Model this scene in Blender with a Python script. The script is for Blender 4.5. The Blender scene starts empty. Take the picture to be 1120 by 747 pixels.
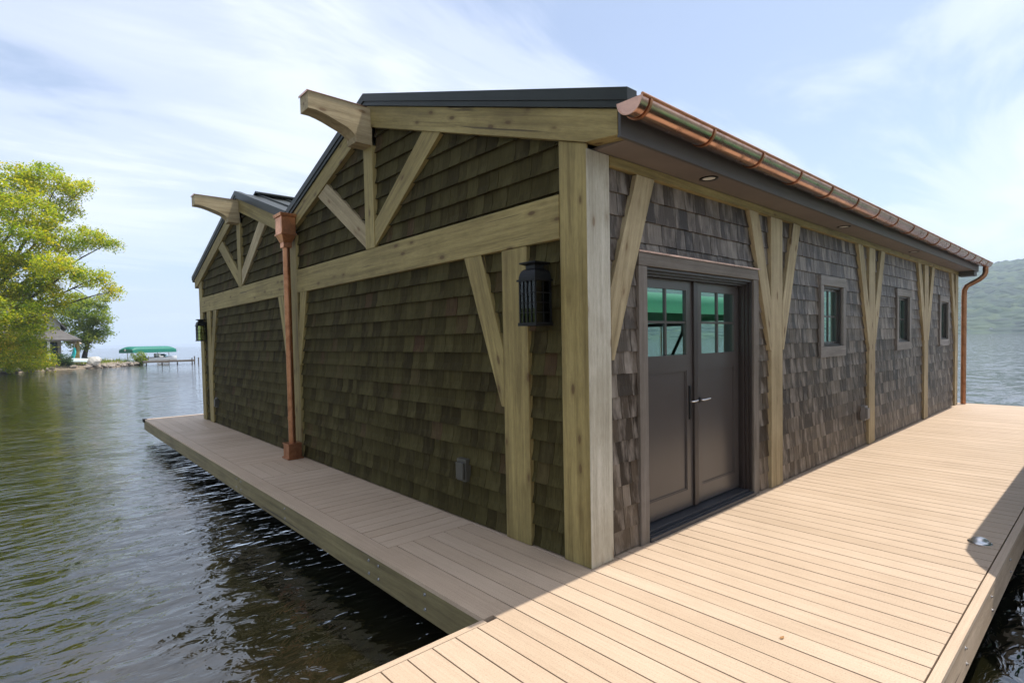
import bpy, bmesh, math, random
from mathutils import Vector, Matrix, noise
R = math.radians
random.seed(7)
scene = bpy.context.scene
COL = scene.collection

# ------------------------------------------------------------------ camera
cam_d = bpy.data.cameras.new('camera')
cam = bpy.data.objects.new('camera', cam_d)
COL.objects.link(cam)
cam_d.sensor_width = 36.0
cam_d.lens = 596.374 / 1120 * 36.0
cam_d.shift_x = (560 - 548.058) / 1120
cam_d.shift_y = (392.035 - 373.5) / 1120
cam_d.clip_start = 0.05
cam_d.clip_end = 40000
fwd = Vector((0.65674072, 0.75335687, -0.03383867))
rgt = Vector((0.75321274, -0.65748911, -0.01945857))
upv = Vector((0.0369078, 0.01270848, 0.99923786))
m = Matrix((rgt, upv, -fwd)).transposed().to_4x4()
m.translation = Vector((-2.898, -2.408, 1.6))
cam.matrix_world = m
scene.camera = cam

# ------------------------------------------------------------------ light
SUN = Vector((0.33, -0.16, 1.0)).normalized()
elev = math.asin(SUN.z)
rot = math.atan2(SUN.x, SUN.y)
w = bpy.data.worlds.new('World')
scene.world = w
w.use_nodes = True
nt = w.node_tree
nt.nodes.clear()
def N(t, typ, **kw):
    n = t.nodes.new(typ)
    for k, v in kw.items():
        if k in ('operation', 'blend_type', 'data_type', 'sky_type', 'interpolation', 'noise_dimensions', 'feature',
                 'wave_type', 'bands_direction', 'label', 'vector_type', 'distribution', 'clamp', 'use_clamp'):
            setattr(n, k, v)
        else:
            n.inputs[k].default_value = v
    return n
def ramp(t, stops, interp='LINEAR'):
    n = t.nodes.new('ShaderNodeValToRGB')
    n.color_ramp.interpolation = interp
    e = n.color_ramp.elements
    while len(e) > 1: e.remove(e[-1])
    e[0].position = stops[0][0]; c = stops[0][1]; e[0].color = (c[0], c[1], c[2], 1)
    for p, c in stops[1:]:
        q = e.new(p); q.color = (c[0], c[1], c[2], 1)
    return n
sky = nt.nodes.new('ShaderNodeTexSky')
sky.sky_type = 'NISHITA'
sky.sun_disc = False
sky.sun_elevation = elev
sky.sun_rotation = rot
sky.altitude = 100
sky.air_density = 1.0
sky.dust_density = 1.7
sky.ozone_density = 1.5
tc = nt.nodes.new('ShaderNodeTexCoord')
# clouds: thin cirrus, coordinates projected on a plane overhead so that they flatten to the horizon
sep = nt.nodes.new('ShaderNodeSeparateXYZ')
nt.links.new(tc.outputs['Generated'], sep.inputs[0])
zc = N(nt, 'ShaderNodeMath', operation='ADD'); zc.inputs[1].default_value = 0.18
nt.links.new(sep.outputs['Z'], zc.inputs[0])
zm = N(nt, 'ShaderNodeMath', operation='MAXIMUM'); zm.inputs[1].default_value = 0.05
nt.links.new(zc.outputs[0], zm.inputs[0])
dv = nt.nodes.new('ShaderNodeVectorMath'); dv.operation = 'DIVIDE'
cmb = nt.nodes.new('ShaderNodeCombineXYZ')
nt.links.new(zm.outputs[0], cmb.inputs[0]); nt.links.new(zm.outputs[0], cmb.inputs[1]); cmb.inputs[2].default_value = 1
nt.links.new(tc.outputs['Generated'], dv.inputs[0]); nt.links.new(cmb.outputs[0], dv.inputs[1])
mp = nt.nodes.new('ShaderNodeMapping')
mp.inputs['Rotation'].default_value = (0, 0, R(62)); mp.inputs['Scale'].default_value = (0.55, 1.5, 1)
mp.inputs['Location'].default_value = (0.35, 1.3, 0)
nt.links.new(dv.outputs[0], mp.inputs[0])
n1 = N(nt, 'ShaderNodeTexNoise', Scale=1.3, Detail=10, Roughness=0.58, Distortion=0.7)
n2 = N(nt, 'ShaderNodeTexNoise', Scale=0.55, Detail=3, Roughness=0.5, Distortion=0.2)
nt.links.new(mp.outputs[0], n1.inputs['Vector']); nt.links.new(dv.outputs[0], n2.inputs['Vector'])
ad = N(nt, 'ShaderNodeMath', operation='ADD')
nt.links.new(n1.outputs['Fac'], ad.inputs[0]); nt.links.new(n2.outputs['Fac'], ad.inputs[1])
cr = ramp(nt, [(0.0, (0, 0, 0)), (0.44, (0.08, 0.08, 0.08)), (0.52, (0.6, 0.6, 0.6)), (0.60, (1, 1, 1))], 'EASE')
hf = N(nt, 'ShaderNodeMath', operation='MULTIPLY'); hf.inputs[1].default_value = 0.5
nt.links.new(ad.outputs[0], hf.inputs[0]); nt.links.new(hf.outputs[0], cr.inputs['Fac'])
cf = N(nt, 'ShaderNodeMath', operation='MULTIPLY_ADD'); cf.inputs[1].default_value = 0.74; cf.inputs[2].default_value = 0.08
nt.links.new(cr.outputs['Color'], cf.inputs[0])
mix = N(nt, 'ShaderNodeMix', data_type='RGBA')
nt.links.new(cf.outputs[0], mix.inputs[0])
nt.links.new(sky.outputs[0], mix.inputs[6]); mix.inputs[7].default_value = (6.2, 6.5, 7.35, 1)
bg = nt.nodes.new('ShaderNodeBackground'); bg.inputs['Strength'].default_value = 0.12
nt.links.new(mix.outputs[2], bg.inputs['Color'])
wo = nt.nodes.new('ShaderNodeOutputWorld'); nt.links.new(bg.outputs[0], wo.inputs[0])
sd = bpy.data.lights.new('sun', 'SUN'); sd.energy = 3.9; sd.angle = R(0.53); sd.color = (1.0, 0.955, 0.88)
so = bpy.data.objects.new('sun', sd); COL.objects.link(so)
so.rotation_euler = SUN.to_track_quat('Z', 'Y').to_euler()
so.location = (0, 0, 30)
vs = scene.view_settings
vs.view_transform = 'Standard'; vs.look = 'None'; vs.gamma = 1; vs.exposure = 0.62
scene.cycles.max_bounces = 8
scene.cycles.transparent_max_bounces = 12
scene.cycles.volume_bounces = 1

# ------------------------------------------------------------------ helpers
def tag(o, label=None, cat=None, group=None, kind=None):
    if label: o['label'] = label
    if cat: o['category'] = cat
    if group: o['group'] = group
    if kind: o['kind'] = kind
    return o
def empty(name, loc=(0, 0, 0), parent=None):
    o = bpy.data.objects.new(name, None); COL.objects.link(o); o.location = loc
    o.empty_display_size = 0.3
    if parent: o.parent = parent
    return o
def link(name, me, mat, parent=None):
    o = bpy.data.objects.new(name, me); COL.objects.link(o)
    if mat is not None: me.materials.append(mat)
    if parent is not None: o.parent = parent
    return o
class MB:
    def __init__(s): s.v = []; s.f = []; s.mi = []; s.sm = []
    def add(s, vs_, fs, smooth=False, mi=0):
        b = len(s.v); s.v += [tuple(p) for p in vs_]
        for f in fs: s.f.append([b + i for i in f]); s.sm.append(smooth); s.mi.append(mi)
    def box(s, x0, x1, y0, y1, z0, z1, mi=0):
        s.hexa([(x0, y0, z0), (x1, y0, z0), (x1, y1, z0), (x0, y1, z0), (x0, y0, z1), (x1, y0, z1), (x1, y1, z1), (x0, y1, z1)], mi)
    def hexa(s, p, mi=0):
        s.add(p, [(0, 3, 2, 1), (4, 5, 6, 7), (0, 1, 5, 4), (1, 2, 6, 5), (2, 3, 7, 6), (3, 0, 4, 7)], False, mi)
    def prism(s, pts, ax, a0, a1, mi=0):
        n = len(pts)
        def mk(p, a):
            return {'x': (a, p[0], p[1]), 'y': (p[0], a, p[1]), 'z': (p[0], p[1], a)}[ax]
        v = [mk(p, a0) for p in pts] + [mk(p, a1) for p in pts]
        s.add(v, [list(range(n))[::-1], [n + i for i in range(n)]] + [(i, (i + 1) % n, n + (i + 1) % n, n + i) for i in range(n)], False, mi)
    def tube(s, path, rad, n=12, caps=True, mi=0):
        path = [Vector(p) for p in path]
        rr = rad if isinstance(rad, (list, tuple)) else [rad] * len(path)
        rings = []; up = None
        for i, p in enumerate(path):
            t = (path[min(i + 1, len(path) - 1)] - path[max(i - 1, 0)]).normalized()
            if up is None:
                up = t.orthogonal().normalized()
            else:
                up = (up - t * up.dot(t)).normalized()
            b = t.cross(up)
            rings.append([p + (up * math.cos(2 * math.pi * k / n) + b * math.sin(2 * math.pi * k / n)) * rr[i] for k in range(n)])
        v = [q for r_ in rings for q in r_]
        f = []
        for i in range(len(rings) - 1):
            for k in range(n):
                f.append((i * n + k, i * n + (k + 1) % n, (i + 1) * n + (k + 1) % n, (i + 1) * n + k))
        s.add(v, f, True, mi)
        if caps:
            s.add(rings[0], [list(range(n))[::-1]], False, mi); s.add(rings[-1], [list(range(n))], False, mi)
    def lathe(s, c, prof, n=20, mi=0, smooth=True):
        v = []
        for (r_, z) in prof:
            for k in range(n):
                a = 2 * math.pi * k / n
                v.append((c[0] + r_ * math.cos(a), c[1] + r_ * math.sin(a), c[2] + z))
        f = []
        for i in range(len(prof) - 1):
            for k in range(n):
                f.append((i * n + k, i * n + (k + 1) % n, (i + 1) * n + (k + 1) % n, (i + 1) * n + k))
        s.add(v, f, smooth, mi)
    def build(s, name, mat, parent=None, bevel=0, normals=True):
        me = bpy.data.meshes.new(name); me.from_pydata(s.v, [], s.f)
        me.polygons.foreach_set('use_smooth', s.sm)
        mats = mat if isinstance(mat, (list, tuple)) else [mat]
        o = link(name, me, None, parent)
        for q in mats: me.materials.append(q)
        if len(mats) > 1: me.polygons.foreach_set('material_index', s.mi)
        if normals or bevel:
            bm = bmesh.new(); bm.from_mesh(me)
            bmesh.ops.recalc_face_normals(bm, faces=bm.faces)
            if bevel:
                es = [e for e in bm.edges if len(e.link_faces) == 2 and e.calc_face_angle(0) > 0.5]
                bmesh.ops.bevel(bm, geom=es, offset=bevel, segments=2, affect='EDGES', profile=0.6)
            bm.to_mesh(me); bm.free()
        me.update()
        return o
def timber(name, pts, plane, f0, f1, grain, mat, parent, bevel=0.006):
    """polygon pts (a, z) in a wall plane, from depth f0 (front) to f1; the object's own X axis follows the grain"""
    g = Vector((grain[0], grain[1])).normalized()
    cx = sum(p[0] for p in pts) / len(pts); cz = sum(p[1] for p in pts) / len(pts)
    if plane == 'x':
        X = Vector((0, g[0], g[1])); Z = Vector((-1, 0, 0)); org = Vector((f0, cx, cz))
    else:
        X = Vector((g[0], 0, g[1])); Z = Vector((0, -1, 0)); org = Vector((cx, f0, cz))
    Y = Z.cross(X)
    M = Matrix((X, Y, Z)).transposed().to_4x4(); M.translation = org
    Mi = M.inverted()
    vs_ = []
    for d in (f0, f1):
        for p in pts:
            q = Vector((d, p[0], p[1])) if plane == 'x' else Vector((p[0], d, p[1]))
            vs_.append(Mi @ q)
    b = MB(); n = len(pts)
    b.add(vs_, [list(range(n)), [n + i for i in range(n)][::-1]] + [(i, n + i, n + (i + 1) % n, (i + 1) % n) for i in range(n)])
    o = b.build(name, mat, parent, bevel=bevel)
    o.matrix_local = M
    return o
def rect(a0, a1, z0, z1): return [(a0, z0), (a1, z0), (a1, z1), (a0, z1)]

# ------------------------------------------------------------------ materials
def newmat(name):
    mt = bpy.data.materials.new(name); mt.use_nodes = True
    t = mt.node_tree; t.nodes.clear()
    o = t.nodes.new('ShaderNodeOutputMaterial'); p = t.nodes.new('ShaderNodeBsdfPrincipled')
    t.links.new(p.outputs[0], o.inputs[0])
    return mt, t, p
def coords(t, scale=(1, 1, 1), rnd=True, kind='Object'):
    c = t.nodes.new('ShaderNodeTexCoord'); mp_ = t.nodes.new('ShaderNodeMapping')
    mp_.inputs['Scale'].default_value = scale
    t.links.new(c.outputs[kind], mp_.inputs[0])
    if rnd:
        oi = t.nodes.new('ShaderNodeObjectInfo')
        ml = N(t, 'ShaderNodeMath', operation='MULTIPLY'); ml.inputs[1].default_value = 37.0
        t.links.new(oi.outputs['Random'], ml.inputs[0]); t.links.new(ml.outputs[0], mp_.inputs['Location'])
    return mp_
def mixc(t, fac, a, b, blend='MIX'):
    n = N(t, 'ShaderNodeMix', data_type='RGBA', blend_type=blend)
    for sock, val in ((n.inputs[0], fac), (n.inputs[6], a), (n.inputs[7], b)):
        if hasattr(val, 'is_linked') or hasattr(val, 'links'): t.links.new(val, sock)
        elif isinstance(val, (int, float)): sock.default_value = val
        else: sock.default_value = (val[0], val[1], val[2], 1)
    return n.outputs[2]
def bump(t, p, h, strength, dist):
    b = N(t, 'ShaderNodeBump', Strength=strength, Distance=dist)
    t.links.new(h, b.inputs['Height']); t.links.new(b.outputs[0], p.inputs['Normal'])
    return b
def simple(name, col, rough=0.5, metal=0.0, var=0.15, vscale=6.0, bmp=0.0):
    mt, t, p = newmat(name)
    mp_ = coords(t)
    n = N(t, 'ShaderNodeTexNoise', Scale=vscale, Detail=6, Roughness=0.6); t.links.new(mp_.outputs[0], n.inputs['Vector'])
    rp = ramp(t, [(0.3, [c * (1 - var) for c in col]), (0.7, [min(1, c * (1 + var)) for c in col])])
    t.links.new(n.outputs['Fac'], rp.inputs['Fac']); t.links.new(rp.outputs[0], p.inputs['Base Color'])
    p.inputs['Roughness'].default_value = rough; p.inputs['Metallic'].default_value = metal
    if bmp: bump(t, p, n.outputs['Fac'], 0.5, bmp)
    return mt
def wood_mat(name, c0, c1, c2, knots=True, rough=0.75):
    mt, t, p = newmat(name)
    mp_ = coords(t, (1, 1, 1))
    st = t.nodes.new('ShaderNodeMapping'); st.inputs['Scale'].default_value = (0.9, 22, 22); t.links.new(mp_.outputs[0], st.inputs[0])
    n = N(t, 'ShaderNodeTexNoise', Scale=1.0, Detail=7, Roughness=0.65, Distortion=0.25); t.links.new(st.outputs[0], n.inputs['Vector'])
    bl = N(t, 'ShaderNodeTexNoise', Scale=1.3, Detail=5, Roughness=0.6); t.links.new(mp_.outputs[0], bl.inputs['Vector'])
    rp = ramp(t, [(0.3, c0), (0.5, c1), (0.72, c2)]); t.links.new(n.outputs['Fac'], rp.inputs['Fac'])
    rb = ramp(t, [(0.35, (0.78, 0.76, 0.7)), (0.65, (1.1, 1.1, 1.1))]); t.links.new(bl.outputs['Fac'], rb.inputs['Fac'])
    col = mixc(t, 1.0, rp.outputs[0], rb.outputs[0], 'MULTIPLY')
    if knots:
        km = t.nodes.new('ShaderNodeMapping'); km.inputs['Scale'].default_value = (3.2, 8.0, 8.0); t.links.new(mp_.outputs[0], km.inputs[0])
        v = N(t, 'ShaderNodeTexVoronoi', Scale=1.0, Randomness=1.0); t.links.new(km.outputs[0], v.inputs['Vector'])
        rk = ramp(t, [(0.0, (0, 0, 0)), (0.10, (0.1, 0.1, 0.1)), (0.15, (0.7, 0.7, 0.7)), (0.30, (1, 1, 1))]); t.links.new(v.outputs['Distance'], rk.inputs['Fac'])
        col = mixc(t, rk.outputs[0], [x * 0.58 * y for x, y in zip(c0, (1.15, 0.9, 0.7))], col)
    fs = t.nodes.new('ShaderNodeMapping'); fs.inputs['Scale'].default_value = (14, 90, 90); t.links.new(mp_.outputs[0], fs.inputs[0])
    fn = N(t, 'ShaderNodeTexNoise', Scale=1.0, Detail=4, Roughness=0.7); t.links.new(fs.outputs[0], fn.inputs['Vector'])
    rf = ramp(t, [(0.3, (0.82, 0.82, 0.82)), (0.7, (1.08, 1.08, 1.08))]); t.links.new(fn.outputs['Fac'], rf.inputs['Fac'])
    col = mixc(t, 1.0, col, rf.outputs[0], 'MULTIPLY')
    ck = t.nodes.new('ShaderNodeMapping'); ck.inputs['Scale'].default_value = (0.7, 26, 26); t.links.new(mp_.outputs[0], ck.inputs[0])
    cn = N(t, 'ShaderNodeTexNoise', Scale=1.0, Detail=2, Roughness=0.4, Distortion=0.1); t.links.new(ck.outputs[0], cn.inputs['Vector'])
    rc = ramp(t, [(0.255, (0.35, 0.32, 0.3)), (0.285, (1, 1, 1))]); t.links.new(cn.outputs['Fac'], rc.inputs['Fac'])
    col = mixc(t, 1.0, col, rc.outputs[0], 'MULTIPLY')
    t.links.new(col, p.inputs['Base Color'])
    p.inputs['Roughness'].default_value = rough
    sm_ = N(t, 'ShaderNodeMath', operation='ADD'); t.links.new(n.outputs['Fac'], sm_.inputs[0]); t.links.new(fn.outputs['Fac'], sm_.inputs[1])
    bump(t, p, sm_.outputs[0], 0.5, 0.004)
    return mt
def shingle_mat(name, stops, grey, rough, along, greyamt=0.5, spec=0.2):
    mt, t, p = newmat(name)
    geo = t.nodes.new('ShaderNodeNewGeometry')
    mp_ = coords(t, rnd=False)
    off = N(t, 'ShaderNodeMath', operation='MULTIPLY'); off.inputs[1].default_value = 91.0
    t.links.new(geo.outputs['Random Per Island'], off.inputs[0]); t.links.new(off.outputs[0], mp_.inputs['Location'])
    rp = ramp(t, stops); t.links.new(geo.outputs['Random Per Island'], rp.inputs['Fac'])
    st = t.nodes.new('ShaderNodeMapping'); st.inputs['Scale'].default_value = (70, 70, 3.0); t.links.new(mp_.outputs[0], st.inputs[0])
    n = N(t, 'ShaderNodeTexNoise', Scale=1.0, Detail=6, Roughness=0.65); t.links.new(st.outputs[0], n.inputs['Vector'])
    st2 = t.nodes.new('ShaderNodeMapping'); st2.inputs['Scale'].default_value = (9, 9, 2.5); t.links.new(mp_.outputs[0], st2.inputs[0])
    n2_ = N(t, 'ShaderNodeTexNoise', Scale=1.0, Detail=4, Roughness=0.6); t.links.new(st2.outputs[0], n2_.inputs['Vector'])
    rn = ramp(t, [(0.3, (0.62, 0.62, 0.62)), (0.7, (1.25, 1.25, 1.25))]); t.links.new(n.outputs['Fac'], rn.inputs['Fac'])
    col = mixc(t, 1.0, rp.outputs[0], rn.outputs[0], 'MULTIPLY')
    rg = ramp(t, [(0.48, (0, 0, 0)), (0.68, (greyamt,) * 3)]); t.links.new(n2_.outputs['Fac'], rg.inputs['Fac'])
    col = mixc(t, rg.outputs[0], col, grey)
    t.links.new(col, p.inputs['Base Color'])
    p.inputs['Roughness'].default_value = rough; p.inputs['Specular IOR Level'].default_value = spec
    bump(t, p, n.outputs['Fac'], 0.8, 0.003)
    return mt
def deck_mat(name, ax):
    mt, t, p = newmat(name)
    geo = t.nodes.new('ShaderNodeNewGeometry')
    mp_ = coords(t, rnd=False)
    off = N(t, 'ShaderNodeMath', operation='MULTIPLY'); off.inputs[1].default_value = 53.0
    t.links.new(geo.outputs['Random Per Island'], off.inputs[0]); t.links.new(off.outputs[0], mp_.inputs['Location'])
    sc = (2.0, 110, 20) if ax == 'x' else (110, 2.0, 20)
    st = t.nodes.new('ShaderNodeMapping'); st.inputs['Scale'].default_value = sc; t.links.new(mp_.outputs[0], st.inputs[0])
    n = N(t, 'ShaderNodeTexNoise', Scale=1.0, Detail=6, Roughness=0.7, Distortion=0.3); t.links.new(st.outputs[0], n.inputs['Vector'])
    rp = ramp(t, [(0.0, (0.46, 0.342, 0.236)), (0.5, (0.488, 0.366, 0.256)), (1.0, (0.51, 0.386, 0.274))]); t.links.new(geo.outputs['Random Per Island'], rp.inputs['Fac'])
    rn = ramp(t, [(0.28, (0.84, 0.82, 0.80)), (0.72, (1.08, 1.08, 1.08))]); t.links.new(n.outputs['Fac'], rn.inputs['Fac'])
    col = mixc(t, 1.0, rp.outputs[0], rn.outputs[0], 'MULTIPLY')
    # foot-worn, dusty patches wider than a board
    wc = coords(t, (0.8, 0.8, 0.8), rnd=False)
    bl = N(t, 'ShaderNodeTexNoise', Scale=1.4, Detail=6, Roughness=0.65); t.links.new(wc.outputs[0], bl.inputs['Vector'])
    rb = ramp(t, [(0.32, (0.91, 0.90, 0.88)), (0.62, (1.03, 1.03, 1.03))]); t.links.new(bl.outputs['Fac'], rb.inputs['Fac'])
    col = mixc(t, 1.0, col, rb.outputs[0], 'MULTIPLY')
    sp = N(t, 'ShaderNodeTexNoise', Scale=160.0, Detail=2, Roughness=0.5); t.links.new(wc.outputs[0], sp.inputs['Vector'])
    rs = ramp(t, [(0.3, (0.8, 0.8, 0.8)), (0.45, (1, 1, 1)), (0.7, (1.06, 1.06, 1.06))]); t.links.new(sp.outputs['Fac'], rs.inputs['Fac'])
    col = mixc(t, 1.0, col, rs.outputs[0], 'MULTIPLY')
    t.links.new(col, p.inputs['Base Color'])
    p.inputs['Roughness'].default_value = 0.6
    bump(t, p, n.outputs['Fac'], 0.6, 0.0015)
    return mt
def copper_mat(name, rough, dark=1.0, warm=0):
    mt, t, p = newmat(name)
    mp_ = coords(t)
    n = N(t, 'ShaderNodeTexNoise', Scale=5.0, Detail=8, Roughness=0.7, Distortion=0.6); t.links.new(mp_.outputs[0], n.inputs['Vector'])
    rp = ramp(t, [(0.3, (0.30 * dark, 0.17 * dark, 0.12 * dark)), (0.5, (0.52 * dark, 0.31 * dark, 0.22 * dark)), (0.72, (0.68 * dark, 0.40 * dark, 0.27 * dark))])
    t.links.new(n.outputs['Fac'], rp.inputs['Fac']); t.links.new(rp.outputs[0], p.inputs['Base Color'])
    if warm:
        for e_, c_ in zip(rp.color_ramp.elements, ((0.36, 0.16, 0.075), (0.66, 0.30, 0.15), (0.85, 0.42, 0.22))): e_.color = (c_[0] * dark, c_[1] * dark, c_[2] * dark, 1)
    rr = ramp(t, [(0.3, (rough + 0.18,) * 3), (0.7, (rough,) * 3)]); t.links.new(n.outputs['Fac'], rr.inputs['Fac']); t.links.new(rr.outputs[0], p.inputs['Roughness'])
    p.inputs['Metallic'].default_value = 1.0
    bump(t, p, n.outputs['Fac'], 0.15, 0.002)
    return mt
def leaf_mat(name, stops, trans=0.45):
    mt, t, p = newmat(name)
    out = [n for n in t.nodes if n.type == 'OUTPUT_MATERIAL'][0]
    geo = t.nodes.new('ShaderNodeNewGeometry')
    rp = ramp(t, stops); t.links.new(geo.outputs['Random Per Island'], rp.inputs['Fac'])
    mp_ = coords(t, rnd=False, kind='Object')
    n = N(t, 'ShaderNodeTexNoise', Scale=0.45, Detail=3, Roughness=0.5); t.links.new(mp_.outputs[0], n.inputs['Vector'])
    rn = ramp(t, [(0.35, (0.7, 0.85, 0.8)), (0.65, (1.25, 1.12, 1.0))]); t.links.new(n.outputs['Fac'], rn.inputs['Fac'])
    col = mixc(t, 1.0, rp.outputs[0], rn.outputs[0], 'MULTIPLY')
    t.links.new(col, p.inputs['Base Color']); p.inputs['Roughness'].default_value = 0.55
    tr = t.nodes.new('ShaderNodeBsdfTranslucent'); 
    c2 = mixc(t, 1.0, col, (1.6, 1.75, 0.7), 'MULTIPLY'); t.links.new(c2, tr.inputs['Color'])
    mx = t.nodes.new('ShaderNodeMixShader'); mx.inputs[0].default_value = trans
    t.links.new(p.outputs[0], mx.inputs[1]); t.links.new(tr.outputs[0], mx.inputs[2]); t.links.new(mx.outputs[0], out.inputs[0])
    return mt
def glass_mat(name, tint, refl, dark):
    mt, t, p = newmat(name)
    out = [n for n in t.nodes if n.type == 'OUTPUT_MATERIAL'][0]; t.nodes.remove(p)
    g = t.nodes.new('ShaderNodeBsdfGlossy'); g.inputs['Color'].default_value = (*tint, 1); g.inputs['Roughness'].default_value = 0.0
    tr = t.nodes.new('ShaderNodeBsdfTransparent'); tr.inputs['Color'].default_value = (*dark, 1)
    fr = N(t, 'ShaderNodeFresnel', IOR=1.5)
    ma = N(t, 'ShaderNodeMath', operation='MULTIPLY_ADD', use_clamp=True); ma.inputs[1].default_value = 1.0; ma.inputs[2].default_value = refl
    t.links.new(fr.outputs[0], ma.inputs[0])
    mx = t.nodes.new('ShaderNodeMixShader'); t.links.new(ma.outputs[0], mx.inputs[0])
    t.links.new(tr.outputs[0], mx.inputs[1]); t.links.new(g.outputs[0], mx.inputs[2]); t.links.new(mx.outputs[0], out.inputs[0])
    return mt

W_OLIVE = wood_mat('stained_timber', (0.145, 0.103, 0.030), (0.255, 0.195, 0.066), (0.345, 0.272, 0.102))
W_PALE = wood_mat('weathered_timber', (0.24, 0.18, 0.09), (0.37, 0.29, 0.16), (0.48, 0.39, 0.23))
W_GREYL = wood_mat('pale_grey_trim', (0.14, 0.125, 0.11), (0.21, 0.19, 0.17), (0.28, 0.26, 0.235), knots=False)
W_PALE_LIT = wood_mat('weathered_lit_timber', (0.32, 0.29, 0.215), (0.44, 0.40, 0.31), (0.54, 0.50, 0.40))  # weathered timber, paled further to paint sky and deck light into its colour
W_GREY = wood_mat('grey_trim', (0.10, 0.082, 0.066), (0.155, 0.13, 0.105), (0.21, 0.18, 0.15), knots=False)
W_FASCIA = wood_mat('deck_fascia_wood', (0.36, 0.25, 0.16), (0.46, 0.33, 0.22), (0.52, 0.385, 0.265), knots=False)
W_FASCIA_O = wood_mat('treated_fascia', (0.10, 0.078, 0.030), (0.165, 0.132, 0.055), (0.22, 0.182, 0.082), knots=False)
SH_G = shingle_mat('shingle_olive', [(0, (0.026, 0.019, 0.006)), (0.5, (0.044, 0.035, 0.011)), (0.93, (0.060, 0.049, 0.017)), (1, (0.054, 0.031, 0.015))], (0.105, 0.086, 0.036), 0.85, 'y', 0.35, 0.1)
SH_L = shingle_mat('shingle_brown_grey', [(0, (0.026, 0.017, 0.010)), (0.5, (0.054, 0.037, 0.023)), (0.85, (0.085, 0.062, 0.041)), (1, (0.17, 0.135, 0.10))], (0.30, 0.25, 0.20), 0.45, 'x', 0.7, 0.25)  # browner than the gable shingles, with pale grey streaks
DK_X = deck_mat('deck_board_x', 'x'); DK_Y = deck_mat('deck_board_y', 'y')
COPPER = copper_mat('copper', 0.13); COPPER_D = copper_mat('copper_aged', 0.34, 0.62, 1); COPPER_H = copper_mat('copper_leader', 0.28, 1.0, 1)
METAL_ROOF = simple('roof_metal', (0.030, 0.034, 0.029), 0.42, 0.15, 0.2, 3)
DARK = simple('dark_void', (0.012, 0.012, 0.012), 0.9)
DOORP = simple('door_paint', (0.062, 0.052, 0.046), 0.27, 0.0, 0.06, 2.0)
BRONZE = simple('bronze_frame', (0.03, 0.022, 0.018), 0.4, 0.0, 0.1)
STEEL = simple('steel', (0.62, 0.62, 0.62), 0.22, 1.0, 0.08)
BLACKM = simple('black_metal', (0.006, 0.006, 0.006), 0.4, 0.0, 0.2)
SOFFIT = simple('soffit_board', (0.15, 0.12, 0.10), 0.6, 0.0, 0.12, 3)
EAVE = simple('eave_board', (0.07, 0.065, 0.06), 0.6, 0.0, 0.12, 3)
GLASS = glass_mat('window_glass', (0.66, 0.95, 0.86), 0.6, (0.10, 0.14, 0.13))
for m_ in (BLACKM, METAL_ROOF): [n for n in m_.node_tree.nodes if n.type == 'BSDF_PRINCIPLED'][0].inputs['Specular IOR Level'].default_value = 0.2
LGLASS = glass_mat('lantern_glass', (0.9, 0.9, 0.85), 0.0, (0.75, 0.78, 0.6))
PLASTIC = simple('outlet_cover', (0.05, 0.045, 0.032), 0.5)
PLASTIC_W = simple('outlet_cover_grey', (0.20, 0.18, 0.16), 0.5)

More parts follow.
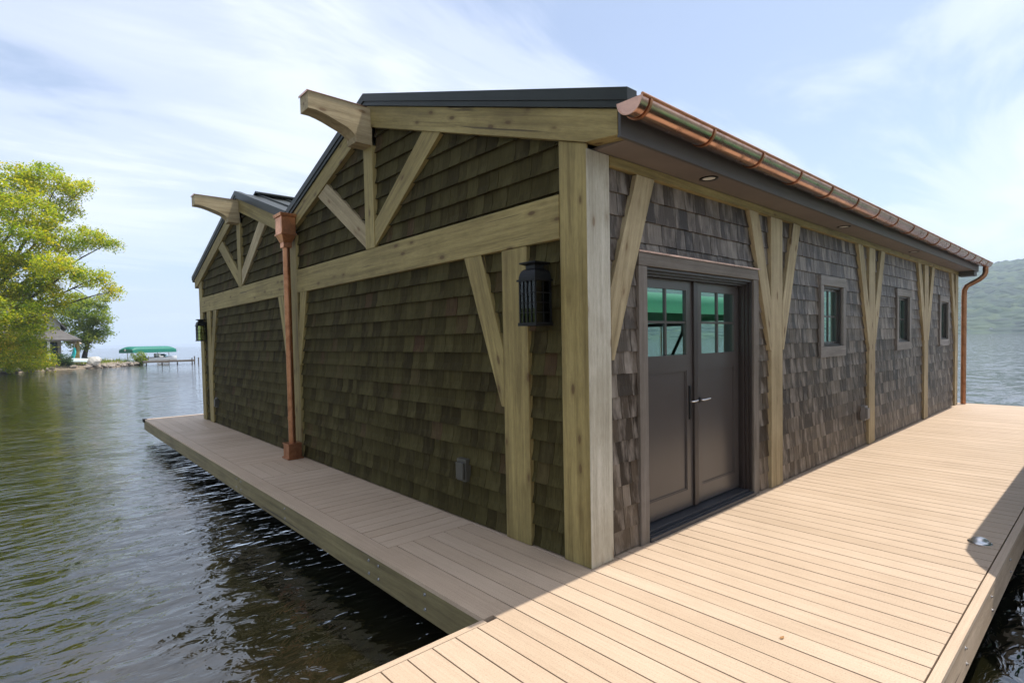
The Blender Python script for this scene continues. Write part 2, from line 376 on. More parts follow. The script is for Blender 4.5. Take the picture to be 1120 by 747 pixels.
# ------------------------------------------------------------------ water, lake bed, land
ZW = -0.45
def grid(name, x0, x1, y0, y1, nx, ny, fn, mat, smooth=True):
    b = MB(); v = []
    for j in range(ny + 1):
        for i in range(nx + 1):
            x = x0 + (x1 - x0) * i / nx; y = y0 + (y1 - y0) * j / ny
            v.append((x, y, fn(x, y)))
    f = [(j * (nx + 1) + i, j * (nx + 1) + i + 1, (j + 1) * (nx + 1) + i + 1, (j + 1) * (nx + 1) + i) for j in range(ny) for i in range(nx)]
    b.add(v, f, smooth); return b.build(name, mat, None, normals=False)
def water_mat():
    mt, t, p = newmat('lake_water')
    out = [n for n in t.nodes if n.type == 'OUTPUT_MATERIAL'][0]; t.nodes.remove(p)
    c = t.nodes.new('ShaderNodeTexCoord')
    def wn(sc, rot_, scale, det, dis=0.0, ro=0.5):
        m_ = t.nodes.new('ShaderNodeMapping'); m_.inputs['Scale'].default_value = sc; m_.inputs['Rotation'].default_value = (0, 0, R(rot_))
        t.links.new(c.outputs['Object'], m_.inputs[0])
        n = N(t, 'ShaderNodeTexNoise', Scale=scale, Detail=det, Roughness=ro, Distortion=dis); t.links.new(m_.outputs[0], n.inputs['Vector'])
        return n.outputs['Fac']
    a = wn((1.0, 2.2, 1), -20, 1.5, 2, 0.4)
    b_ = wn((1.0, 1.8, 1), 25, 4.5, 3, 0.7, 0.5)
    d_ = wn((1, 1, 1), 0, 0.35, 2)
    s1 = N(t, 'ShaderNodeMath', operation='MULTIPLY_ADD'); s1.inputs[1].default_value = 2.2
    t.links.new(a, s1.inputs[0]); t.links.new(b_, s1.inputs[2])
    s2 = N(t, 'ShaderNodeMath', operation='MULTIPLY_ADD'); s2.inputs[1].default_value = 1.5
    t.links.new(d_, s2.inputs[0]); t.links.new(s1.outputs[0], s2.inputs[2])
    bp = N(t, 'ShaderNodeBump', Strength=1.0, Distance=0.016); t.links.new(s2.outputs[0], bp.inputs['Height'])
    # ripples too small or too far for bump to resolve: the noise vector tilts the normal itself
    def nv(sc, rot_, scale, det, k):
        m_ = t.nodes.new('ShaderNodeMapping'); m_.inputs['Scale'].default_value = sc; m_.inputs['Rotation'].default_value = (0, 0, R(rot_))
        t.links.new(c.outputs['Object'], m_.inputs[0])
        n = N(t, 'ShaderNodeTexNoise', Scale=scale, Detail=det, Roughness=0.55, Distortion=0.3); t.links.new(m_.outputs[0], n.inputs['Vector'])
        a1_ = t.nodes.new('ShaderNodeVectorMath'); a1_.operation = 'SUBTRACT'; a1_.inputs[1].default_value = (0.5, 0.5, 0.5); t.links.new(n.outputs['Color'], a1_.inputs[0])
        a2_ = t.nodes.new('ShaderNodeVectorMath'); a2_.operation = 'MULTIPLY'; a2_.inputs[1].default_value = (k, k, 0); t.links.new(a1_.outputs[0], a2_.inputs[0])
        return a2_.outputs[0]
    va, vb = nv((1, 2.0, 1), -20, 0.9, 4, 0.34), nv((1, 1.6, 1), 25, 5.0, 3, 0.17)
    sm1 = t.nodes.new('ShaderNodeVectorMath'); sm1.operation = 'ADD'; t.links.new(va, sm1.inputs[0]); t.links.new(vb, sm1.inputs[1])
    sm2 = t.nodes.new('ShaderNodeVectorMath'); sm2.operation = 'ADD'; t.links.new(sm1.outputs[0], sm2.inputs[0]); sm2.inputs[1].default_value = (0, 0, 1)
    nm_ = t.nodes.new('ShaderNodeVectorMath'); nm_.operation = 'NORMALIZE'; t.links.new(sm2.outputs[0], nm_.inputs[0])
    t.links.new(nm_.outputs[0], bp.inputs['Normal'])
    g = t.nodes.new('ShaderNodeBsdfGlossy'); g.inputs['Roughness'].default_value = 0.04; g.inputs['Color'].default_value = (1, 1, 1, 1)
    t.links.new(bp.outputs[0], g.inputs['Normal'])
    tr = t.nodes.new('ShaderNodeBsdfDiffuse')
    m_ = t.nodes.new('ShaderNodeMapping'); t.links.new(c.outputs['Object'], m_.inputs[0])
    nb_ = N(t, 'ShaderNodeTexNoise', Scale=0.35, Detail=7, Roughness=0.65, Distortion=0.5); t.links.new(m_.outputs[0], nb_.inputs['Vector'])
    rb_ = ramp(t, [(0.35, (0.004, 0.005, 0.002)), (0.54, (0.009, 0.008, 0.003)), (0.72, (0.035, 0.024, 0.011))]); t.links.new(nb_.outputs['Fac'], rb_.inputs['Fac'])
    t.links.new(rb_.outputs[0], tr.inputs['Color'])
    fr = N(t, 'ShaderNodeFresnel', IOR=1.95); t.links.new(bp.outputs[0], fr.inputs['Normal'])
    mx = t.nodes.new('ShaderNodeMixShader'); t.links.new(fr.outputs[0], mx.inputs[0])
    t.links.new(tr.outputs[0], mx.inputs[1]); t.links.new(g.outputs[0], mx.inputs[2]); t.links.new(mx.outputs[0], out.inputs[0])
    return mt
b = MB(); b.add([(-3000, -6000, ZW), (9000, -6000, ZW), (9000, 9000, ZW), (-3000, 9000, ZW)], [(0, 1, 2, 3)])
tag(b.build('lake_water', water_mat(), normals=False), kind='structure')
def shore_mat():
    mt, t, p = newmat('shore_ground')
    mp_ = coords(t, rnd=False)
    n = N(t, 'ShaderNodeTexNoise', Scale=0.9, Detail=8, Roughness=0.7); t.links.new(mp_.outputs[0], n.inputs['Vector'])
    sp_ = t.nodes.new('ShaderNodeSeparateXYZ'); g_ = t.nodes.new('ShaderNodeNewGeometry'); t.links.new(g_.outputs['Position'], sp_.inputs[0])
    ad_ = N(t, 'ShaderNodeMath', operation='ADD'); t.links.new(sp_.outputs['Z'], ad_.inputs[0]); t.links.new(n.outputs['Fac'], ad_.inputs[1])
    r1 = ramp(t, [(0.3, (0.13, 0.10, 0.07)), (0.7, (0.27, 0.22, 0.16))]); t.links.new(n.outputs['Fac'], r1.inputs['Fac'])
    r2 = ramp(t, [(0.3, (0.06, 0.10, 0.02)), (0.7, (0.12, 0.16, 0.035))]); t.links.new(n.outputs['Fac'], r2.inputs['Fac'])
    rz = ramp(t, [(0.55, (0, 0, 0)), (0.75, (1, 1, 1))]); t.links.new(ad_.outputs[0], rz.inputs['Fac'])
    t.links.new(mixc(t, rz.outputs[0], r1.outputs[0], r2.outputs[0]), p.inputs['Base Color']); p.inputs['Roughness'].default_value = 0.95
    return mt
# shoreline: a polyline; land lies to its left (west) and behind
SHORE = [(-40, -60), (-26, -25), (-22, 0), (-17, 20), (-11, 38), (-8.0, 48), (-5.9, 54), (-4.8, 60), (-2.5, 63.5), (1.0, 65.2), (3.5, 67), (5.6, 70), (7.2, 74.5), (7.4, 77.0), (6.0, 80.0), (4.5, 85), (4, 95), (2, 115), (-4, 150), (-30, 260)]
def shore_d(x, y):
    best = 1e9; sgn = 1
    for (ax, ay), (bx, by) in zip(SHORE, SHORE[1:]):
        dx, dy = bx - ax, by - ay
        t_ = max(0, min(1, ((x - ax) * dx + (y - ay) * dy) / (dx * dx + dy * dy)))
        qx, qy = ax + dx * t_, ay + dy * t_
        d = math.hypot(x - qx, y - qy)
        if d < best:
            best = d; sgn = 1 if (dx * (y - ay) - dy * (x - ax)) > 0 else -1
    return best * sgn
def landz(x, y):
    d = shore_d(x, y)
    n_ = noise.noise(Vector((x * 0.5, y * 0.5, 3))) * 0.12 + noise.noise(Vector((x * 1.7, y * 1.7, 5))) * 0.06
    if d < 0: return ZW + max(-3, d * 0.5) + n_ * 0.5
    return ZW + min(0.45, d * 0.35) + min(9, max(0, d - 4) * 0.12) + n_
tag(grid('shore_land', -70, 14, -60, 170, 84 * 2, 230 * 2 // 2, landz, shore_mat()), kind='structure')
# ------------------------------------------------------------------ dock
dock = tag(empty('dock', (0, 0, 0)), 'tan composite plank dock wrapping around the shingled boathouse', 'dock')
GAP = 0.0085; P_ = 0.15; TH = 0.028
XE = 12.78; YE = 11.9; YW = -1.872; XW = -0.97
fb = MB()
x = -7.5
k = 0
while x < XE - 0.02:
    x1 = min(x + P_ - GAP, XE)
    jx = 0
    y1 = -0.045 if x < XW - 0.001 + 0.0 else 0.06
    y0 = -1.826
    if x >= -0.83 - 0.1 and x1 <= 0.3: y1 = 1.345
    if x < XW < x1: y1 = -0.045
    fb.box(x, x1, y0 + GAP, y1, -TH, random.uniform(-0.0008, 0.0008))
    x += P_; k += 1
FRONT = fb
# boards running along Y elsewhere on the walkway
for (ya, yb) in ((4.36, 5.3), (9.12, YE - 0.15)):
    xx = -0.825
    while xx < 0.05:
        FRONT.box(xx, xx + 0.14, ya, yb, -TH, random.uniform(-0.0008, 0.0008)); xx += 0.145
FRONT.box(XW, -0.83, 0.0, YE, -TH, 0.0)
o = FRONT.build('deck_boards', DK_Y, dock, bevel=0)
xb = MB()
xb.box(-7.5, XE, YW, -1.826, -TH, 0)
xb.box(-7.5, XW - GAP, -0.04, 0.0, -TH, 0.0)
for (ya, yb) in ((1.35, 4.355), (5.305, 9.115)):
    yy = ya
    n_ = int(round((yb - ya) / P_)); st_ = (yb - ya) / n_
    for i in range(n_):
        xb.box(-0.825, 0.06, yy, yy + st_ - GAP, -TH, random.uniform(-0.0008, 0.0008)); yy += st_
xb.box(-0.825, 12.7, YE - 0.145, YE, -TH, 0)
o = xb.build('border_boards', DK_X, dock)
fr = MB()
fr.box(-7.4, XE - 0.05, YW + 0.05, -0.05, -0.20, -0.04)
fr.box(XW + 0.05, 12.4, -0.05, YE - 0.05, -0.20, -0.04)
fr.build('dock_frame', DARK, dock)
def fascia(name, x0, x1, y0, y1, ax, mat):
    if ax == 'x':
        return timber(name, rect(x0, x1, -0.235, -TH - 0.002), 'y', y0, y1, (1, 0), mat, dock, 0.004)
    return timber(name, rect(y0, y1, -0.235, -TH - 0.002), 'x', x0, x1, (1, 0), mat, dock, 0.004)
fascia('fascia_board', -7.5, 0.30, YW + 0.003, YW + 0.045, 'x', W_FASCIA)
fascia('fascia_board', 0.304, 4.9, YW + 0.003, YW + 0.045, 'x', W_FASCIA)
fascia('fascia_board', 4.904, XE, YW + 0.003, YW + 0.045, 'x', W_FASCIA)
fascia('fascia_board', -7.5, XW - 0.004, -0.004, -0.04, 'x', W_FASCIA)
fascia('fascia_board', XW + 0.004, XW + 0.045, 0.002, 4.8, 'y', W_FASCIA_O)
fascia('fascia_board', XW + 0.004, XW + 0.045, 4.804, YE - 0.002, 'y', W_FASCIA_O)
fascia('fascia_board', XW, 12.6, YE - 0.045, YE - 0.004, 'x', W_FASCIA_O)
def bolt(p, d):
    mb_ = MB(); r_ = 0.011
    n_ = 10; d = Vector(d)
    p = Vector(p)
    mb_.tube([p, p + d * 0.003], 0.012, 10); mb_.tube([p + d * 0.003, p + d * 0.010], 0.007, 8)
    return mb_
for xx in (-0.4, 0.78, 1.62, 2.45, 3.3, 4.85, 5.6, 7.4):
    for zz in (-0.07, -0.17):
        bolt((xx + (0.0 if zz > -0.1 else 0.04), YW + 0.003, zz), (0, -1, 0)).build('bolt', STEEL, dock)
for yy in (0.62, 1.25, 1.4, 3.2, 4.7, 4.9, 7.0, 9.0, 10.8):
    for zz in (-0.07, -0.17):
        bolt((XW + 0.004, yy, zz), (-1, 0, 0)).build('bolt', STEEL, dock)
for (px_, py_) in ((2.5, 1.2), (6, 1.2), (10, 1.2), (2.5, 5), (2.5, 9.5), (6, 5), (10, 5), (10, 9.5)):
    q = MB(); q.tube([(px_, py_, -3.0), (px_, py_, -0.2)], 0.11, 14); q.build('dock_pile', DARK, dock)
# corner bumper at the far end of the walkway
q = MB(); q.box(XW - 0.03, XW + 0.05, YE - 0.10, YE + 0.03, -0.06, 0.012); q.build('corner_bumper', BLACKM, dock, bevel=0.01)
# chrome deck cleat dome
cl = tag(empty('deck_light', (2.49, -1.70, 0.0)), 'round chrome deck fitting set in the shaded dock planks', 'deck light')
q = MB(); q.lathe((0, 0, 0), [(0.0, 0.0), (0.075, 0.0005), (0.075, 0.004), (0.062, 0.008)], 28)
q.build('rim', STEEL, cl)
q = MB(); q.lathe((0, 0, 0), [(0.060, 0.004), (0.056, 0.018), (0.040, 0.032), (0.02, 0.039), (0.0, 0.041)], 28)
q.build('dome', simple('brushed_steel', (0.75, 0.75, 0.75), 0.38, 1.0, 0.05), cl)

# ------------------------------------------------------------------ boathouse
bh = tag(empty('boathouse', (0, 0, 0)), 'cedar shingled boathouse with twin gables, pale timber braces and copper gutter', 'boathouse')
LX = 12.4; LY = 10.9; SL = 0.335; Y1 = 3.05; Y2 = LY - 3.05; VAL = LY / 2
ZP = 3.94            # rake board bottom at the ridge
def rake(y):         # underside of the rake boards over the gable wall
    yy = y if y <= VAL else LY - y
    return ZP - SL * abs(yy - Y1)
# openings on the long wall: (x0, x1, z0, z1)
DOOR = (0.72, 2.55, 0.0, 2.15)
WINS = [(4.33, 5.22), (7.66, 8.53), (10.72, 11.58)]
WZ = (1.31, 2.31)
# backing walls
b = MB()
yb0, yb1 = 0.075, 0.16
xs = 0.08
for (a0, a1, c0, c1) in [(DOOR[0], DOOR[1], DOOR[2], DOOR[3])] + [(a + 0.09, e - 0.09, WZ[0] + 0.11, WZ[1] - 0.11) for a, e in WINS]:
    b.box(xs, a0, yb0, yb1, 0.01, 2.9)
    b.box(a0, a1, yb0, yb1, c1, 2.9)
    if c0 > 0.05: b.box(a0, a1, yb0, yb1, 0.01, c0)
    xs = a1
b.box(xs, LX - 0.08, yb0, yb1, 0.01, 2.9)
gp = [(0.16, 0.01), (LY - 0.16, 0.01), (LY - 0.16, rake(LY - 0.16) + 0.1), (Y2, rake(Y2) + 0.15), (VAL, rake(VAL) + 0.1), (Y1, rake(Y1) + 0.15), (0.16, rake(0.16) + 0.1)]
b.prism(gp, 'x', 0.075, 0.16)
b.prism(gp, 'x', LX - 0.16, LX - 0.075)
b.box(0.16, LX - 0.16, LY - 0.16, LY - 0.075, 0.01, 2.9)
b.build('wall_sheathing', DARK, bh)

def shingles(name, a_range, ztop_fn, holes, plane, mat, expo=0.165, wmin=0.09, wmax=0.20, jit=0.004, seed=1, zmax=4.3, thk=(0.0155, 0.0175), cup=0.0015):
    rnd = random.Random(seed)
    b = MB()
    row = 0; z = 0.0
    while z < zmax:
        zb = z + 0.012
        zt = z + expo + 0.05
        a = a_range[0] - rnd.uniform(0, 0.12)
        prev = None
        while a < a_range[1]:
            wd = rnd.uniform(wmin, wmax)
            a0, a1 = max(a, a_range[0]), min(a + wd, a_range[1])
            a += wd + rnd.uniform(0.002, 0.0065)
            if a1 - a0 < 0.01: continue
            segs = [(a0, a1, zb)]
            for (h0, h1, g0, g1) in holes:
                if zb < g1 - 0.005 and z + expo > g0 + 0.04:
                    ns = []
                    for (s0, s1, q_) in segs:
                        if s1 <= h0 or s0 >= h1: ns.append((s0, s1, q_)); continue
                        if s0 < h0: ns.append((s0, h0, q_))
                        if s1 > h1: ns.append((h1, s1, q_))
                        if z + expo > g1 + 0.01: ns.append((max(s0, h0), min(s1, h1), g1 + 0.006))
                    segs = ns
            for (s0, s1, zq) in segs:
                if s1 - s0 < 0.012: continue
                m0, m1 = ztop_fn(s0), ztop_fn(s1)
                mid = (s0 + s1) / 2
                if zq > min(m0, m1) - 0.01: continue
                t0, t1 = min(zt, m0), min(zt, m1)
                jb = rnd.uniform(-jit, jit)
                th = rnd.uniform(*thk)
                dpt = 0.042 + rnd.uniform(-0.0006, 0.0006)
                tilt = rnd.uniform(-0.0006, 0.0006)
                # front (towards camera) is smaller depth value
                fb0, fb1 = dpt - th + tilt, dpt - th - tilt
                ft = dpt + 0.003
                back = dpt + 0.007
                zz = zq + jb * (1 if zq == zb else 0)
                # cupped profile: the butt flares out, the upper part lies back under the next course
                hm0, hm1 = zz + (t0 - zz) * 0.34, zz + (t1 - zz) * 0.34
                fm = (fb0 + ft) / 2 + cup
                dz = rnd.uniform(-0.002, 0.002)
                pts = [(s0, fb0, zz), (s1, fb1, zz + dz), (s1, back, zz), (s0, back, zz),
                       (s0, fm, hm0), (s1, fm, hm1), (s1, back, hm1), (s0, back, hm0),
                       (s0, ft, t0), (s1, ft, t1), (s1, back + 0.004, t1), (s0, back + 0.004, t0)]
                if plane == 'x': pts = [(p[1], p[0], p[2]) for p in pts]
                b.add(pts, [(0, 3, 2, 1), (8, 9, 10, 11)] + [(o_ + i, o_ + (i + 1) % 4, o_ + 4 + (i + 1) % 4, o_ + 4 + i) for o_ in (0, 4) for i in range(4)])
        z += expo
        row += 1
    return b.build(name, mat, bh)
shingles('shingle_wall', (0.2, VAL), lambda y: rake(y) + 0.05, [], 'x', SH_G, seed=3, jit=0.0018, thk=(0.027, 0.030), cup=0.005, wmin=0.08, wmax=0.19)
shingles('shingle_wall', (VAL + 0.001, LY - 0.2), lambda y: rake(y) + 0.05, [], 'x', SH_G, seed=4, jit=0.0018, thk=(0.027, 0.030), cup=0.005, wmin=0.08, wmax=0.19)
hl = [(DOOR[0] - 0.11, DOOR[1] + 0.09, -1, 2.256)] + [(a + 0.02, e - 0.02, WZ[0], WZ[1]) for a, e in WINS]
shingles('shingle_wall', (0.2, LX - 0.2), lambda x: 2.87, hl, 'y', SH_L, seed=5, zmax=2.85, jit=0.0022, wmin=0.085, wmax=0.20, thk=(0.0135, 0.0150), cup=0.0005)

# corner posts (square, both faces showing; near one's light painted in by face colour)
def post(a0, a1, z1, plane, mat=W_OLIVE, f0=0.0, f1=0.10, name='post'):
    return timber(name, rect(a0, a1, 0.002, z1), plane, f0, f1, (0, 1), mat, bh)
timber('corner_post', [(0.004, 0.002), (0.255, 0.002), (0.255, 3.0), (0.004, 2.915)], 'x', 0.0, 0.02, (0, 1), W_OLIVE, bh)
timber('corner_post', rect(0.001, 0.245, 0.002, 2.882), 'y', 0.0, 0.20, (0, 1), W_PALE_LIT, bh)  # brighter face of the same post, its light put in the wood colour
timber('corner_post', [(LY - 0.255, 0.002), (LY, 0.002), (LY, 2.915), (LY - 0.255, 3.0)], 'x', 0.0, 0.245, (0, 1), W_OLIVE, bh)
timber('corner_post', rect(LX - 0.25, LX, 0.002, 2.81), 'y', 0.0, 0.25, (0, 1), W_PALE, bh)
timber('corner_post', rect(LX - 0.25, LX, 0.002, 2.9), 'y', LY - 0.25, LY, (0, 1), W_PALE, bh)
# gable wall
BT, BB = 2.625, 2.312
post(0.60, 0.888, BB - 0.002, 'x')
post(LY - 0.888, LY - 0.60, BB - 0.002, 'x')
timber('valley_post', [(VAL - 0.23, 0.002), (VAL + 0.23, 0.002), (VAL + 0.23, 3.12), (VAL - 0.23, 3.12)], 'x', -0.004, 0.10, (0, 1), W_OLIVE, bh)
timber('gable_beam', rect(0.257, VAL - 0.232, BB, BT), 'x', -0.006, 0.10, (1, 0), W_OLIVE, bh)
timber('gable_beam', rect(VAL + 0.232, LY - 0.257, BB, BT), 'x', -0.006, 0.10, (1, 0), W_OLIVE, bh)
def brace(e, s, top, bot, hit, plane, w0=0.29, w1=0.49, mat=W_OLIVE, f0=-0.001, f1=0.07):
    pts = [(e, bot), (e + s * 0.03, bot), (e + s * w1, top), (e + s * w0, top), (e, hit)]
    if s < 0: pts = pts[::-1]
    pts = [(p[0] + s * 0.001, p[1]) for p in pts]
    return timber('brace', pts, plane, f0, f1, (s * 0.35, top - bot), mat, bh, 0.004)
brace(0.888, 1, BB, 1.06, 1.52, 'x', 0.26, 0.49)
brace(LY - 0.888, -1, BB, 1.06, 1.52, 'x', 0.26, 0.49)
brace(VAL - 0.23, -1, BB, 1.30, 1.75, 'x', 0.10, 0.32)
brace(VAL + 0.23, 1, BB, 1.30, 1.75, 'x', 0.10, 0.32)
for (yc, s) in ((Y1, 1), (Y2, -1)):
    mir = (lambda p: p) if s > 0 else (lambda p: (LY - p[0], p[1]))
    timber('king_post', [(yc - 0.10, BT + 0.001), (yc + 0.10, BT + 0.001), (yc + 0.10, ZP - 0.01), (yc - 0.10, ZP - 0.01)], 'x', -0.012, 0.08, (0, 1), W_OLIVE, bh)
    r_ = [mir(p) for p in [(1.69, rake(1.69)), (1.98, rake(1.98)), (2.949, 2.90), (2.949, 2.64)]]
    timber('gable_strut', r_, 'x', -0.004, 0.07, (s * 1.1, -0.75), W_OLIVE, bh, 0.004)
    r_ = [mir(p) for p in [(4.43, rake(4.43)), (4.14, rake(4.14)), (3.151, 2.90), (3.151, 2.64)]]
    timber('gable_strut', r_, 'x', -0.004, 0.07, (s * -1.1, -0.75), W_PALE, bh, 0.004)
# rake boards
def rb(pts, g):
    timber('rake_board', pts, 'x', -0.018, 0.12, g, W_OLIVE, bh, 0.004)
rb([(-0.27, 2.885), (-0.01, 2.913), (Y1, ZP), (Y1, ZP + 0.22), (-0.27, ZP + 0.22 - SL * (Y1 + 0.27))], (1, SL))
rb([(Y1 + 0.002, ZP), (VAL - 0.002, ZP - SL * (VAL - Y1)), (VAL - 0.002, ZP + 0.22 - SL * (VAL - Y1)), (Y1 + 0.002, ZP + 0.22)], (1, -SL))
rb([(VAL + 0.002, ZP - SL * (VAL - Y1)), (Y2 - 0.002, ZP), (Y2 - 0.002, ZP + 0.22), (VAL + 0.002, ZP + 0.22 - SL * (VAL - Y1))], (1, SL))
rb([(LY + 0.27, 2.885), (LY + 0.27, ZP + 0.22 - SL * (Y1 + 0.27)), (Y2, ZP + 0.22), (Y2, ZP), (LY + 0.01, 2.913)][::-1], (1, -SL))
# ridge beams that stick out of the gables
for yc in (Y1, Y2):
    prof = [(-0.70, 4.105), (0.30, 4.105), (0.30, 3.71), (-0.19, 3.715), (-0.20, 3.775), (-0.235, 3.81), (-0.28, 3.838), (-0.37, 3.868), (-0.48, 3.905), (-0.56, 3.925), (-0.62, 3.935), (-0.70, 3.935)]
    timber('ridge_beam', prof, 'y', yc - 0.10, yc + 0.10, (1, 0), W_PALE, bh, 0.004)
    q = MB(); q.box(-0.71, -0.06, yc - 0.108, yc + 0.108, 4.106, 4.111); q.box(-0.712, -0.708, yc - 0.108, yc + 0.108, 4.09, 4.11)
    q.build('copper_cap', COPPER, bh)
# roof
RT = ZP + 0.222
def slope(name, ya, yb, x0=-0.05, x1=LX + 0.35):
    def zt(y):
        yy = y if y <= VAL else LY - y
        return RT - SL * abs(yy - Y1)
    b = MB()
    za, zb_ = zt(ya), zt(yb)
    b.prism([(ya, za + 0.002), (yb, zb_ + 0.002), (yb, zb_ + 0.045), (ya, za + 0.045)], 'x', x0 + 0.012, x1 - 0.012)
    b.prism([(ya, za + 0.046), (yb, zb_ + 0.046), (yb, zb_ + 0.125), (ya, za + 0.125)], 'x', x0, x0 + 0.10)
    b.prism([(ya, za + 0.046), (yb, zb_ + 0.046), (yb, zb_ + 0.10), (ya, za + 0.10)], 'x', x0 + 0.1005, x1)
    x = x0 + 0.42
    while x < x1:
        b.prism([(ya, za + 0.101), (yb, zb_ + 0.101), (yb, zb_ + 0.128), (ya, za + 0.128)], 'x', x - 0.012, x + 0.012)
        x += 0.42
    return b.build(name, METAL_ROOF, bh)
slope('roof', -0.37, Y1 - 0.001); slope('roof', Y1 + 0.001, VAL - 0.03); slope('roof', VAL + 0.03, Y2 - 0.001); slope('roof', Y2 + 0.001, LY + 0.39)
for yc in (Y1, Y2):
    b = MB(); b.prism([(yc - 0.16, RT + 0.10), (yc, RT + 0.152), (yc + 0.16, RT + 0.10), (yc + 0.16, RT + 0.125), (yc, RT + 0.178), (yc - 0.16, RT + 0.125)], 'x', 0.3, LX + 0.35)
    b.build('ridge_cap', METAL_ROOF, bh)
# eave: soffit, fascia, plate beam
for (yo, yi, sgn) in ((-0.265, 0.06, 1), (LY + 0.265, LY - 0.06, -1)):
    b = MB(); b.box(0.10, LX + 0.30, min(yo, yi), max(yo, yi), 2.885, 2.905); b.build('soffit', SOFFIT, bh)
    b = MB(); b.box(-0.012, LX + 0.32, min(yo, yo - 0.025 * sgn), max(yo, yo - 0.025 * sgn), 2.872, 3.04); b.build('eave_fascia', EAVE, bh)
timber('wall_plate', rect(0.247, LX - 0.002, 2.812, 2.883), 'y', -0.004, 0.12, (1, 0), W_OLIVE, bh)
b = MB(); b.box(LX + 0.0, LX + 0.32, -0.26, 0.0, 2.78, 2.884); b.build('eave_return', EAVE, bh)
# long wall posts and braces
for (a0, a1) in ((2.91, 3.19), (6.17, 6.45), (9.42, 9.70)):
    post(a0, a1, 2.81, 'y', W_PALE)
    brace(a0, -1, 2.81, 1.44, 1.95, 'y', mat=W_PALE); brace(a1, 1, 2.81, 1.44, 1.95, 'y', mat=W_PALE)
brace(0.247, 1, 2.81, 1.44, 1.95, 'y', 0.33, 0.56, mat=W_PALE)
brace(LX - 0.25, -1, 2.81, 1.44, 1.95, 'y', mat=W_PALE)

# door: trim, casing, two leaves
timber('door_trim', rect(0.605, 0.715, 0.002, 2.143), 'y', 0.012, 0.074, (0, 1), W_GREY, bh, 0.003)
timber('door_trim', rect(2.535, 2.645, 0.002, 2.143), 'y', 0.012, 0.074, (0, 1), W_GREY, bh, 0.003)
timber('door_trim', rect(0.600, 2.650, 2.145, 2.250), 'y', 0.006, 0.074, (1, 0), W_GREY, bh, 0.003)
q = MB(); q.box(0.59, 2.66, -0.004, 0.05, 2.2515, 2.256); q.box(0.59, 2.66, -0.006, -0.0045, 2.243, 2.256); q.build('door_flashing', COPPER, bh)
b = MB()
for (i_, yy) in enumerate((0.03, 0.06, 0.09)):
    e = 0.018 * i_
    b.box(0.717, 0.735 + e, yy, yy + 0.028, 0.06, 2.14 - e); b.box(2.515 - e, 2.533, yy, yy + 0.028, 0.06, 2.14 - e)
    b.box(0.7355 + e, 2.5145 - e, yy, yy + 0.028, 2.12 - e, 2.14)
b.box(0.717, 0.78, 0.12, 0.20, 0.06, 2.14); b.box(2.50, 2.533, 0.12, 0.20, 0.06, 2.14); b.box(0.781, 2.499, 0.12, 0.20, 2.09, 2.14)
b.build('door_frame', BRONZE, bh, bevel=0.002)
b = MB(); b.box(0.717, 2.533, 0.0, 0.22, 0.001, 0.035); b.box(0.717, 2.533, 0.06, 0.22, 0.036, 0.062); b.box(0.73, 2.52, 0.025, 0.033, 0.035, 0.045)
b.build('door_sill', simple('sill_metal', (0.06, 0.062, 0.07), 0.35, 0.4), bh, bevel=0.003)
def door_leaf(x0, x1, hinge_left):
    yf = 0.15; t = 0.045; z0, z1 = 0.075, 2.085
    st = 0.095
    gz0, gz1 = 1.44, 2.005; pz0, pz1 = 0.235, 1.30
    b = MB()
    b.box(x0, x0 + st, yf, yf + t, z0, z1); b.box(x1 - st, x1, yf, yf + t, z0, z1)
    b.box(x0 + st, x1 - st, yf, yf + t, z0, pz0); b.box(x0 + st, x1 - st, yf, yf + t, pz1, gz0); b.box(x0 + st, x1 - st, yf, yf + t, gz1, z1)
    b.box(x0 + st, x1 - st, yf + 0.014, yf + t - 0.006, pz0, pz1)
    o = b.build('door', DOORP, bh)
    # muntins
    q = MB(); cx_ = (x0 + x1) / 2; cz_ = (gz0 + gz1) / 2
    q.box(cx_ - 0.011, cx_ + 0.011, yf + 0.006, yf + 0.034, gz0, gz1)
    q.box(x0 + st, cx_ - 0.0112, yf + 0.007, yf + 0.033, cz_ - 0.010, cz_ + 0.010); q.box(cx_ + 0.0112, x1 - st, yf + 0.007, yf + 0.033, cz_ - 0.010, cz_ + 0.010)
    q.build('muntin', DOORP, o)
    q = MB(); q.box(x0 + st, x1 - st, yf + 0.018, yf + 0.022, gz0, gz1); q.build('glass', GLASS, o)
    # bead around the lower panel
    q = MB(); e = 0.012
    for (a0, a1, c0, c1) in ((x0 + st, x1 - st, pz0, pz0 + e), (x0 + st, x1 - st, pz1 - e, pz1), (x0 + st, x0 + st + e, pz0 + e, pz1 - e), (x1 - st - e, x1 - st, pz0 + e, pz1 - e)):
        q.box(a0, a1, yf + 0.006, yf + 0.014, c0, c1)
    q.build('panel_bead', DOORP, o)
    return o
d1 = door_leaf(0.785, 1.605, True)
d2 = door_leaf(1.675, 2.495, False)
b = MB(); b.box(1.6065, 1.6735, 0.13, 0.19, 0.075, 2.088); b.build('astragal', BRONZE, bh, bevel=0.003)
def lever(x, par, plate, dirn):
    b = MB()
    if plate: b.box(x - 0.016, x + 0.016, 0.140, 0.1495, 0.86, 1.16)
    else: b.tube([(x, 0.1495, 1.02), (x, 0.140, 1.02)], 0.024, 16)
    b.build('escutcheon', BLACKM, par, bevel=0.002)
    b = MB(); b.tube([(x, 0.14, 1.02), (x, 0.118, 1.02), (x + 0.012 * dirn, 0.110, 1.02), (x + (0.075 if plate else 0.12) * dirn, 0.108, 1.025)], [0.008, 0.009, 0.009, 0.007], 10)
    b.build('handle', STEEL, par)
lever(1.555, d1, True, 1); lever(1.73, d2, False, 1)

